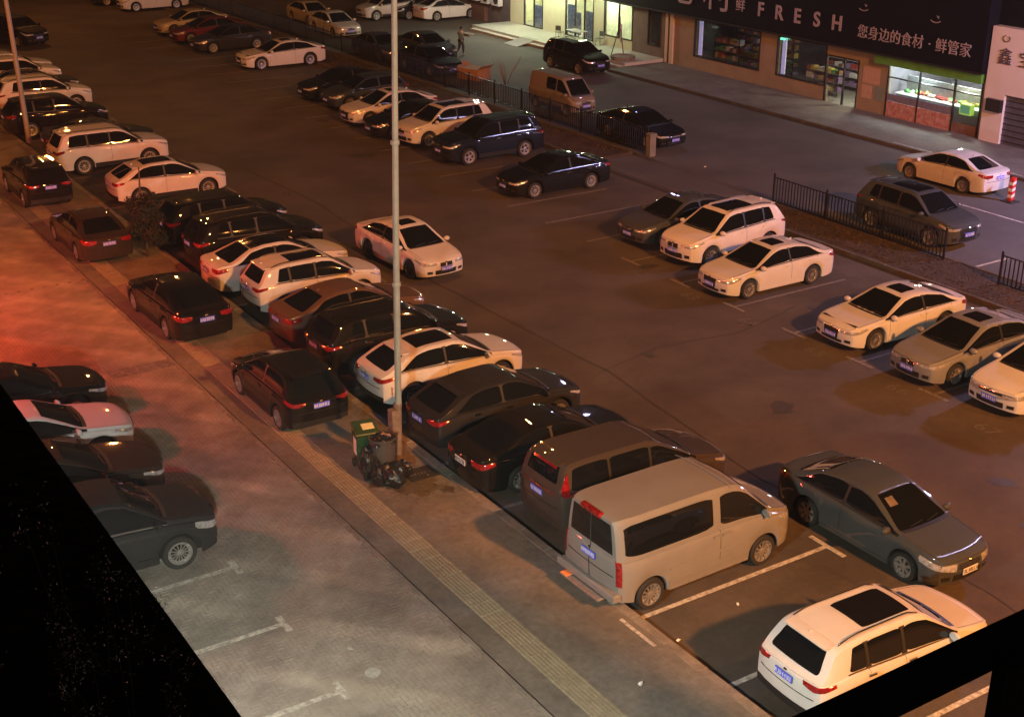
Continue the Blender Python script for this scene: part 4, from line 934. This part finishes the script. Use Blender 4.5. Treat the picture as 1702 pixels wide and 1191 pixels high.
for i, (x, y, r, h, lb) in enumerate(((12.12, 24.70, .27, .42, 'full black rubbish bag left of the grey barrel'), (12.42, 24.12, .34, .30, 'big black rubbish bag lying in front of the barrel'), (12.14, 24.32, .22, .24, 'small black rubbish bag between the two larger bags'), (12.75, 24.35, .22, .22, 'crumpled dark bag against the pole foot'))):
    t = thing('rubbish_bag', lb, 'rubbish bag', (x, y, ZW), i, 'bags of rubbish round the bins'); crumple(None, (0, 0, h*.85), (r, r*.9, h), 11+i, 'bag', t)
    MB().lathe([(.03, h*1.55), (.02, h*1.75), (.06, h*1.95), (.001, h*1.8)], 8).build('bag_knot', M_BAG, t)
t = thing('folded_carton', 'orange pink carton leaning on the barrel beside the pole', 'carton', (12.72, 24.62, ZW), .6)
me = mesh('carton_sheet', [(-.09,0,0),(.10,.02,0),(.07,.10,.62),(-.05,.09,.72),(-.09,.03,0),(.10,.05,0),(.07,.13,.62),(-.05,.12,.72)], [(0,1,2,3),(4,7,6,5),(0,4,5,1),(1,5,6,2),(2,6,7,3),(3,7,4,0)]); put('carton_sheet', me, mat('carton_orange', (.62, .26, .15), .6, var=.2), t)
t = thing('drain_cover', 'dark rectangular drain cover beside the foot of the pole', 'drain cover', (13.12, 24.25, ZW+.003), 0)
MB().cbox(-.33, .42, -.28, .30, 0, .012, .004).build('cover_plate', mat('cover_iron', (.028, .024, .02), .7, .3, var=.3, vscale=12), t)
for k in range(6): MB().box(-.2+.09*k, -.16+.09*k, -.02, .05, .012, .016).build('cover_slot', M_KNOB if False else M_RIMD, t)
def stain(name, x, y, r, m, seed, z=ZW+.009, asp=1.0):
    rn = random.Random(seed); V = [(x, y, z)]; n = 40; ph = [rn.random()*6 for _ in range(4)]
    for k in range(n):
        a = 2*math.pi*k/n; q = r*(1+.22*math.sin(2*a+ph[0])+.14*math.sin(5*a+ph[1])+.10*math.sin(9*a+ph[2])+.06*math.sin(17*a+ph[3])); V.append((x+q*math.cos(a)*asp, y+q*math.sin(a), z))
    put(name, mesh(name, V, [(0, 1+k, 1+(k+1) % n) for k in range(n)]), m, kind='structure')
M_WET = mat('greasy_stain', (.045, .032, .02), .5, col2=(.10, .075, .05), vscale=6)
stain('pavement_stain', 12.95, 23.75, .42, M_WET, 2); stain('pavement_stain', 12.55, 24.3, .62, M_WET, 5, ZW+.0078); stain('pavement_stain', 13.3, 23.3, .2, M_WET, 9, ZW+.0102, .7)
M_TAR = mat('tar_black', (.040, .036, .034), .7)
M_NUM = mat('faded_number_paint', (.078, .072, .066), .75, col2=(.125, .115, .107), vscale=9)
M_DIRT = mat('oil_stain', (.036, .032, .03), .6, col2=(.055, .05, .046), vscale=4)
rn = random.Random(21)
for k in range(26):
    stain('oil_stain', rn.uniform(15, 31), 12+k*1.9+rn.uniform(-1, 1), rn.uniform(.10, .38), M_DIRT, 60+k, .0045+.0001*k, rn.uniform(.5, 1.4))
for k, (pts_) in enumerate((((19.5, 9), (20.3, 14), (19.8, 20), (20.6, 27), (20.2, 36), (21, 46), (20.4, 58)), ((20.3, 27), (23, 27.6), (25.6, 27.2), (28.5, 27.9)), ((33.0, 37), (36, 38.1), (40, 37.6), (46.8, 38.3)))):
    b = MB()
    for (xa, ya), (xb, yb) in zip(pts_, pts_[1:]):
        n_ = 9
        P_ = [(xa+(xb-xa)*i/n_+rn.uniform(-.05, .05)*(0 < i < n_), ya+(yb-ya)*i/n_+rn.uniform(-.05, .05)*(0 < i < n_)) for i in range(n_+1)]
        for (x0, y0), (x1, y1) in zip(P_, P_[1:]):
            d_ = math.hypot(x1-x0, y1-y0); nx, ny = -(y1-y0)/d_*.022, (x1-x0)/d_*.022; q = len(b.V); zz = .0078 if k == 2 else .0068
            b.V += [(x0-nx, y0-ny, zz), (x1-nx, y1-ny, zz), (x1+nx, y1+ny, zz), (x0+nx, y0+ny, zz)]; b.F.append((q, q+1, q+2, q+3))
    b.build('tar_seam', M_TAR, kind='structure')
scatter_leaves('litter_crumbs', 260, 12.2, 13.5, 23.0, 24.9, ZW+.006, .008, .03, M_DEADLEAF, 12, .02)
def scrap(x, y, z, s, label, a=0, m=None):
    t = thing('litter_scrap', label, 'litter', (x, y, z), a, 'scraps of litter on the ground'); MB().blob((0, 0, s*.3), (s, s*.55, s*.4), 8, 5, int(x*10), .4, 0).build('scrap', m or mat('paper_white', (.75, .74, .70), .7), t)
scrap(12.53, 15.18, ZW+.004, .07, 'white paper scrap on the sidewalk near the bottom edge', .5)
scrap(14.04, 15.98, .01, .05, 'white scrap in the empty bay close to the kerb'); scrap(15.8, 16.3, .01, .05, 'white scrap in the middle of the empty bay', 1)
scrap(8.7, 18.9, ZW+.006, .06, 'grey crumpled paper among the brick pavers', 2, mat('paper_grey', (.35, .33, .30), .8)); scrap(37.3, 42.5, .01, .06, 'small white scrap on the driveway by the gate post', 0)
cp = thing('concrete_patch', 'round pale concrete patch in the brick paving', 'patch', (8.72, 18.05, ZW+.002)); MB().lathe([(.15, -.01), (.14, .004), (.001, .006)], 18).build('patch_disc', mat('pale_concrete', (.36, .36, .32), .9, var=.2, vscale=8), cp)

# sapling with dark leaves on the sidewalk, far left
M_BARK = mat('bark', (.06, .045, .03), .9, var=.3, bump=.5)
M_LEAF = mat('dark_leaves', (.010, .011, .006), .85, col2=(.026, .025, .012), vscale=4)
def leafy(V, F, c, r, n, s, rn):
    for _ in range(n):
        d = Vector((rn.gauss(0, 1), rn.gauss(0, 1), rn.gauss(0, 1))).normalized()*rn.random()**.45
        p = Vector(c)+Vector((d.x*r[0], d.y*r[1], d.z*r[2])); a = Vector((rn.gauss(0, 1), rn.gauss(0, 1), rn.gauss(0, 1))).normalized(); b_ = a.cross(Vector((rn.gauss(0, 1), rn.gauss(0, 1), rn.gauss(0, 1)))).normalized()
        q = len(V); ss = s*rn.uniform(.6, 1.3); V += [p-a*ss, p+b_*ss*.4, p+a*ss, p-b_*ss*.4]; F.append((q, q+1, q+2, q+3))
def small_tree(x, y, h, label, seed, crown, group=None):
    rn = random.Random(seed); t = thing('small_tree', label, 'tree', (x, y, ZW), 0, group)
    b = MB().tube([(0, 0, 0), (.03, .02, h*.4), (-.02, .05, h*.75), (.02, .02, h)], [.05, .045, .035, .02], 8); tips = []
    for k in range(11):
        a = k*2.4; z = h*(.12+.05*k); L_ = rn.uniform(.5, 1.0)*crown*(1-.04*k); e = (math.cos(a)*L_, math.sin(a)*L_, z+L_*.45); b.tube([(0, 0, z), (e[0]*.5, e[1]*.5, z+L_*.2), e], [.02, .014, .006], 5); tips.append(e); tips.append((e[0]*.55, e[1]*.55, z+L_*.25))
    b.build('trunk', M_BARK, t, True); V = []; F = []
    for e in tips: leafy(V, F, e, (.32*crown, .32*crown, .26*crown), 230, .06, rn)
    put('crown', mesh('crown', V, F), M_LEAF, t)
small_tree(13.15, 43.2, 3.1, 'dark leafy sapling on the sidewalk beside the brown car', 4, .85)
t = thing('bare_shrub', 'leafless twiggy shrub behind the long fence beside the carton', 'shrub', (39.4, 61.6, 0)); rn = random.Random(3); b = MB()
for k in range(16):
    a = rn.uniform(0, 6.3); L_ = rn.uniform(.9, 1.7); e = Vector((math.cos(a)*L_*.5, math.sin(a)*L_*.5, L_)); b.tube([(0, 0, 0), tuple(e*.5+Vector((0, 0, .1))), tuple(e)], [.014, .010, .004], 4)
    for q in range(3): f = e*(.5+.15*q); g = f+Vector((rn.uniform(-.3, .3), rn.uniform(-.3, .3), .3)); b.tube([tuple(f), tuple(g)], [.006, .003], 3)
b.build('twigs', mat('twig_brown', (.16, .10, .08), .9), t)
t = thing('cardboard_box', 'open brown cardboard box behind the fence beside the dark sedans', 'box', (39.2, 64.6, 0), .3); M_CARD = mat('cardboard', (.33, .17, .08), .8, var=.15)
MB().box(-.55, .55, -.75, .75, 0, .62).build('box', M_CARD, t)
for (s_, a_) in ((-1, 40), (1, -35)):
    f = MB().box(-.55, .55, 0 if s_ > 0 else -.35, .35 if s_ > 0 else 0, -.005, .005).build('flap', M_CARD, t); f.location = (0, s_*.75, .62); f.rotation_euler = (R(-a_), 0, 0)
t = thing('stone_block', 'small dark stone lying on the aisle left of the steps', 'stone', (46.6, 77.5, 0)); MB().cbox(-.25, .25, -.5, .5, 0, .16, .04).build('block', M_POLER, t)
t = thing('warning_post', 'red and white striped warning post behind the white sedan', 'bollard', (43.9, 32.0, 0)); MR, MWt = mat('post_red', (.5, .03, .03), .4), mat('post_white', (.7, .68, .68), .4)
MB().cbox(-.26, .26, -.26, .26, 0, .05, .015).build('foot_plate', M_BLACK, t)
for k in range(7):
    z0 = .05+k*.125; put('stripe', mesh('stripe', [(-.09,-.09,z0),(.09,-.09,z0+.06),(.09,.09,z0+.06),(-.09,.09,z0),(-.09,-.09,z0+.125),(.09,-.09,z0+.185),(.09,.09,z0+.185),(-.09,.09,z0+.125)], [(0,3,2,1),(4,5,6,7),(0,1,5,4),(1,2,6,5),(2,3,7,6),(3,0,4,7)]), MR if k % 2 == 0 else MWt, t)

# ------------------------------------------------------------------ person walking
def skin(name, pts, edges, radii, m, parent, sub=2):
    me = bpy.data.meshes.new(name); me.from_pydata(pts, edges, []); o = put(name, me, m, parent)
    md = o.modifiers.new('s', 'SKIN')
    for i, r_ in enumerate(radii):
        rr = r_ if isinstance(r_, tuple) else (r_, r_); me.skin_vertices[0].data[i].radius = rr
    me.skin_vertices[0].data[0].use_root = True
    md.use_smooth_shade = True; o.modifiers.new('d', 'SUBSURF').levels = sub; o.modifiers['d'].render_levels = sub
    dg = bpy.context.evaluated_depsgraph_get(); me2 = bpy.data.meshes.new_from_object(o.evaluated_get(dg)); o.modifiers.clear(); o.data = me2
    me2.materials.clear(); me2.materials.append(m); return o
ps = thing('person', 'person in olive jacket walking past the dark sedans', 'person', (42.4, 71.4, 0.004), R(-70)); MSK = mat('skin', (.35, .2, .14), .6)
J = [(0,0,.92),(0,0,1.15),(.02,0,1.38),(.03,0,1.47),(.05,0,1.56),(.06,0,1.66), (0,.19,1.38),(-.08,.23,1.12),(.02,.24,.90),(.05,.24,.83), (0,-.19,1.38),(.10,-.23,1.12),(.24,-.22,.92),(.30,-.21,.87), (0,.09,.88),(.12,.10,.48),(.10,.10,.08),(.22,.10,.03), (0,-.09,.88),(-.04,-.10,.48),(-.28,-.10,.13),(-.20,-.10,.03)]
E_ = [(0,1),(1,2),(2,3),(3,4),(4,5),(2,6),(6,7),(7,8),(8,9),(2,10),(10,11),(11,12),(12,13),(0,14),(14,15),(15,16),(16,17),(0,18),(18,19),(19,20),(20,21)]
RR = [.12,.12,.13,.055,.085,.08,.06,.045,.035,.04,.06,.045,.035,.04,.085,.06,.042,.04,.085,.06,.042,.04]
skin('body', J, E_, RR, MSK, ps)
skin('jacket', [(0,0,.84),(0,0,1.15),(.02,0,1.40),(0,.19,1.38),(-.08,.23,1.12),(.02,.24,.93),(0,-.19,1.38),(.10,-.23,1.12),(.22,-.22,.94)], [(0,1),(1,2),(2,3),(3,4),(4,5),(2,6),(6,7),(7,8)], [.16,.155,.15,.085,.07,.055,.085,.07,.055], mat('jacket_olive', (.075, .072, .05), .8), ps)
skin('trousers', [(0,0,.90),(0,.09,.86),(.12,.10,.48),(.10,.10,.10),(0,-.09,.86),(-.04,-.10,.48),(-.27,-.10,.15)], [(0,1),(1,2),(2,3),(0,4),(4,5),(5,6)], [.13,.10,.078,.06,.10,.078,.06], mat('trousers_dark', (.02, .02, .025), .8), ps)
MB().blob((.035, 0, 1.63), (.105, .10, .11), 14, 9, 1, .03, 1.53).build('hair', mat('hair_black', (.01, .009, .008), .6), ps, True)

# ------------------------------------------------------------------ dark roof ledge and window bar beside the viewpoint
M_LEDGE = mat('ledge_dark', (.012, .011, .009), .95, var=.5, vscale=2.5, bump=.4, bscale=12, spec=.1)
bx_ = MB().box(-60, 110, -60, 200, -1.0, 15.2)
hz = put('glare_haze', mesh('glare_haze', bx_.V, bx_.F), None, kind='stuff'); hm = bpy.data.materials.new('glare_haze_volume'); hm.use_nodes = True; ht = hm.node_tree; ht.nodes.clear()  # thin volume added to stand in for lens glare
ho = ht.nodes.new('ShaderNodeOutputMaterial'); hv = ht.nodes.new('ShaderNodeVolumePrincipled'); hv.inputs['Density'].default_value = .0002; hv.inputs['Color'].default_value = (.8, .8, .82, 1); hv.inputs['Anisotropy'].default_value = .3
ht.links.new(hv.outputs[0], ho.inputs['Volume']); hz.data.materials.append(hm)
t = thing('roof_ledge', 'black unlit roof ledge filling the lower left corner', 'ledge', (1.31, 0, 11.5)); MB().box(-9, 0, -2, 34, -.25, 0).build('ledge_slab', M_LEDGE, t)
MB().box(-9, -8.7, -2, 34, 0, .4).build('ledge_upstand', M_LEDGE, t)
t = thing('window_bar', 'thick black window bar and post across the lower right corner', 'window frame', (0, .7, 13.7))
MB().box(-1.5, 3.2, -.014, .033, -.010, 0).build('rail', M_LEDGE, t); MB().box(1.022, 1.7, -.032, -.016, -2.6, -.001).build('post', M_LEDGE, t)
vb = thing('shading_apartment_block', 'unseen apartment block of the viewpoint window, lengthened to shade the plaza', 'building', (0, 0, 0)); MB().box(-40, 16.4, -14, -1.3, 0, 32).build('wall', MATS['dark_render'], vb)  # unseen own building, extended sideways to keep flood light off the plaza
for zf in range(3, 30, 3):
    for xf in range(-36, 13, 4): MB().box(xf, xf+1.8, -1.32, -1.29, zf, zf+1.5).build('window', M_FRAME, vb)
M_VINE = mat('dry_vine_leaf', (.20, .20, .17), .6, col2=(.5, .5, .45), vscale=9)
for i, (x, y, h, n, lb) in enumerate(((.98, 4.25, .8, 420, 'sparse dry plant on the black ledge, nearest its edge'), (.92, 3.75, .6, 380, 'sparse dry plant low on the black ledge at the frame bottom'), (.45, 4.3, .6, 150, 'faint dry plant in the middle of the black ledge'), (-.02, 4.6, .7, 300, 'faint dry plant on the black ledge at the left edge'))):
    rn = random.Random(i+40); t = thing('dry_plant', lb, 'plant', (x, y, 11.5), 0, 'dry plants on the roof ledge'); b = MB(); V = []; F = []
    for k in range(8):
        a = rn.uniform(0, 6.3); L_ = h*rn.uniform(.3, 1); p1 = Vector((math.cos(a)*.16, math.sin(a)*.16, L_*.5)); p2 = p1+Vector((math.cos(a+.5)*.06, math.sin(a+.5)*.06, L_*.5)); b.tube([(0, 0, 0), tuple(p1), tuple(p2)], [.004, .003, .002], 4)
        leafy(V, F, tuple(p1), (.05, .05, L_*.3), n//16, .006, rn); leafy(V, F, tuple(p2), (.04, .04, L_*.22), n//16, .006, rn)
    b.build('stems', M_LEDGE, t); put('leaves', mesh('leaves', V, F), M_VINE, t)

# ================================================================== VEHICLES
G1 = 'cars parked nose out in the kerb row'; G2 = 'cars parked in the right hand row'; G3 = 'cars parked behind the fence'; G4 = 'cars parked along the sidewalk'; G5 = 'cars parked on the brick plaza'
car('suv', 16.28, 13.24, -1.5, .955, 'white', 'white crossover with black panoramic roof, nearest car, beside the empty bay', G1, sun='pano', rails=1, chrome=1, grille='slim', trim=1)
car('van', 15.80, 18.08, .8, 1.0, 'champagne', 'silver high-roof minibus with dark side windows between the brown minivan and empty bay', G1, name='parked_van', cat='van', rim='steel', grille='slim', trim=0)
car('mpv', 16.60, 20.95, .6, .955, 'brown', 'brown minivan with red brake light strip beside the silver minibus', G1, name='parked_minivan', cat='minivan', chrome=1, grille='bold')
car('sedan', 15.98, 23.31, 1.2, .955, 'black', 'black sedan with pale plate between the brown minivan and dark grey crossover', G1, plate='white', chrome=1)
car('cross', 16.15, 25.72, 1.6, .94, 'darkgrey', 'dark grey crossover parked beside the lamp pole, chrome window line', G1, chrome=1, grille='bold', proff=0)
car('cross', 16.25, 28.60, .2, .94, 'white', 'white crossover with black sunroof directly behind the lamp pole', G1, sun='pano', grille='bold')
car('suv', 15.98, 31.08, 1.2, 1.0, 'black', 'black crossover with chrome roof rails left of the sunroofed white crossover', G1, rails=1, chrome=1, rim='multi')
car('sedan', 16.1, 33.82, 2.5, .97, 'bronze', 'bronze brown sedan between white and black crossovers', G1, chrome=1)
car('suv', 16.15, 36.44, 0, .945, 'white', 'white boxy crossover with long sunroof and roof rails', G1, sun='pano', rails=1)
car('sedan', 16.04, 38.98, 1.4, .99, 'white', 'white sedan with black roof in the kerb row', G1, sun='black', grille='bold')
car('suv', 16.32, 41.43, 1.5, 1.03, 'black', 'glossy black crossover with one bright roof rail, left of the black-roofed white sedan', G1, rails=1)
car('suv', 16.29, 44.2, 1.5, 1.0, 'black', 'black crossover second left of the black-roofed white sedan', G1)
car('cross', 16.46, 50.55, -.6, .96, 'white', 'white coupe-like crossover with dark sunroof, beyond the gap in the kerb row', G1, sun='pano')
car('bigsuv', 15.96, 56.34, .4, 1.0, 'white', 'large white off-roader with long side windows in the far kerb row', G1, rails=1)
car('sedan', 16.40, 59.18, 0, 1.0, 'darkgrey', 'dark sedan half hidden behind the large white off-roader', G1)
car('suv', 15.89, 64.2, .5, 1.04, 'black', 'black crossover next to the leaning far pole', G1)
car('suv', 16.62, 69.2, -.6, 1.04, 'white', 'white crossover beyond the leaning far pole', G1, rails=1)
car('sedan', 17.0, 72.9, 0, 1.0, 'darkgrey', 'dark car showing only its nose between two far white cars', G1)
car('suv', 16.9, 75.5, 0, 1.02, 'pearl', 'far white crossover near the left edge, second last in the row', G1)
car('sedan', 17.2, 78.8, 0, 1.0, 'white', 'farthest pale sedan of the kerb row at the left edge', G1)
car('suv', 20.6, 90.3, -70, 1.05, 'black', 'dark car standing alone in the upper left corner behind the pole', 'cars standing in the driving lane')
car('sedan', 20.47, 38.12, -87, .975, 'white', 'white sedan with sunroof and double grille stopped in the driving lane', 'cars standing in the driving lane', sun='small', grille='kidney', rimdark=True, name='stopped_car')
car('sedan', 20.0, 16.62, -89.5, .975, 'grey', 'dark silver sedan stopped across the bay ends with a card in its windshield', 'cars standing in the driving lane', rim='seven', plate='white', name='stopped_car', bighead=1)
car('hatch', 12.2, 29.5, 90, .965, 'black', 'black hatchback with lit plate parked on the sidewalk nearest the bins', G4, z=ZW, rim='ten')
car('sedan', 11.93, 36.8, 91, .985, 'black', 'black sedan with pale wheels parked on the sidewalk behind the hatchback', G4, z=ZW)
car('sedan', 11.81, 45.2, 90, .97, 'darkbrown', 'dim brown sedan on the sidewalk in the red glow', G4, z=ZW)
car('suv', 11.98, 52.7, 90, .97, 'black', 'farthest dark car on the sidewalk at the left edge', G4, z=ZW)
car('suv', 5.72, 24.2, -2, 1.03, 'darkgrey', 'dark grey crossover cut by the black ledge, nearest on the plaza', G5, z=ZW, rim='multi', rails=0, chrome=1, bighead=1)
car('sedan', 5.5, 27.1, -1, 1.03, 'darkbrown', 'dark brown sedan between white sedan and dark grey crossover on the plaza', G5, z=ZW)
car('sedan', 5.71, 29.6, -1, 1.0, 'white', 'white sedan with pink lit hood on the plaza', G5, z=ZW, grille='slim')
car('sedan', 5.87, 32.2, 0, 1.0, 'black', 'black car at the left edge beyond the pink-hooded white sedan', G5, z=ZW)
# right row, noses to the left
car('sedan', 29.5, 19.55, 181, 1.0, 'white', 'white sedan with slim dark front band cut by the right edge', G2, grille='slim', bighead=1)
car('sedan', 29.23, 21.92, 178, .99, 'greysilver', 'grey sedan with double kidney grille in the right row', G2, grille='kidney', sun='small')
car('coupe', 29.32, 24.84, 177.5, .985, 'white', 'white coupe with small sunroof beside the grey sedan', G2, sun='small', grille='audi', rim='multi')
car('sedan', 29.18, 30.03, 179.3, .975, 'white', 'white sedan with sunroof beside the empty right bay', G2, sun='small', grille='audi', rim='multi')
car('suv', 30.1, 33.19, 183.5, 1.02, 'pearl', 'white crossover with roof rails and long side glass in the right row', G2, sun='pano', rails=1, grille='kidney')
car('sedan', 30.23, 35.67, 180.8, .985, 'grey', 'grey sedan with pale window pillars beside two empty bays', G2, chrome=1)
car('sedan', 29.9, 43.22, 180, .99, 'black', 'black sedan with silver wheels standing alone between empty bays', G2, chrome=1, rim='ten')
car('bigsuv', 30.42, 49.04, 179.3, 1.01, 'navy', 'large dark blue off-roader with violet lit roof', G2, chrome=1, rim='five')
car('suv', 30.38, 52.76, 182.5, 1.02, 'white', 'white crossover between the dark blue off-roader and a black sedan', G2, sun='pano', rails=1)
car('sedan', 30.0, 54.95, 180, 1.0, 'black', 'black sedan behind the tall pole between two white cars', G2)
car('sedan', 30.29, 58.0, 180.2, 1.01, 'white', 'white sedan with amber front left of the tall pole', G2, sun='small', grille='bold')
car('hatch', 30.9, 61.7, 180, 1.04, 'bluegrey', 'blue grey hatchback left of the amber-fronted white sedan', G2)
car('sedan', 30.9, 64.4, 180, 1.0, 'black', 'black sedan at the gap in the upper right row', G2)
car('coupe', 31.7, 74.15, 179, 1.09, 'white', 'white fastback standing alone in the upper right row', G2, sun='small', grille='audi', rim='multi')
car('sedan', 31.3, 80.9, 181, 1.05, 'darkgrey', 'dark grey sedan next to the dark red car', G2)
car('sedan', 31.4, 85.0, 180, 1.03, 'red', 'dark red sedan between grey and gold cars', G2)
car('sedan', 31.6, 88.7, 181, 1.03, 'gold', 'gold sedan, leftmost of the three clustered far cars', G2)
car('mpv', 33.0, 100.5, 180, 1.02, 'white', 'white minivan at the top edge of the car park', G2, name='parked_minivan', cat='minivan')
car('suv', 31.9, 104.6, 180, 1.0, 'black', 'black car at the top edge left of the white minivan', G2)
# behind the fence
car('sedan', 44.04, 35.1, 91, .975, 'white', 'white sedan seen from the rear beside the striped post', G3)
car('suv', 37.55, 31.15, -91, 1.03, 'grey', 'grey crossover with broad grille behind the short fence', G3, sun='pano', grille='bold')
car('sedan', 38.0, 47.9, -88, 1.0, 'black', 'black sedan close behind the end of the long fence', G3)
car('micro', 38.6, 55.1, -88, 1.0, 'beige', 'old beige microvan with violet lit roof behind the fence', G3, name='parked_van', cat='van', rim='steel', trim=0)
car('suv', 45.6, 63.7, -89, 1.02, 'black', 'black compact crossover in front of the lit shop', G3, grille='kidney')
car('sedan', 40.4, 72.1, -89, 1.02, 'bluegrey', 'dark sedan beside the walking person', G3)
car('sedan', 38.1, 67.7, -88, 1.03, 'navy', 'dark blue sedan between the fence and cardboard box', G3)
car('sedan', 37.9, 73.4, -90, 1.0, 'bluegrey', 'dark sedan right behind the tall pole', G3)
car('sedan', 39.4, 82.8, -90, 1.03, 'silver', 'pale silver sedan with dark windshield in the top centre', G3)
car('sedan', 40.2, 88.3, -90, 1.0, 'gold', 'yellowish sedan at the top edge behind the pale silver sedan', G3)
car('suv', 45.7, 87.2, 181, 1.0, 'silver', 'silver crossover facing the camera at the top edge', G3)
car('sedan', 48.0, 86.4, 181, 1.0, 'black', 'black car at the top edge between silver and white cars', G3)
car('sedan', 49.2, 84.8, 1, 1.02, 'white', 'white car seen from behind at the top edge, right of the tall pole', G3)
# card on the dark silver sedan's windshield
bs = Body(TYPES['sedan']); sk = [o for o in S.objects if o.get('label', '').startswith('dark silver sedan stopped')][0]
V, F = patch(lambda a, b: bs.top(lerp(1.62, 1.82, a), lerp(-.78, -.40, b), 11.25), 3, 4, .009); put('windshield_card', mesh('windshield_card', V, F), mat('card_tan', (.13, .10, .065), .7, var=.4, vscale=14), sk)
bpy.context.view_layer.update()
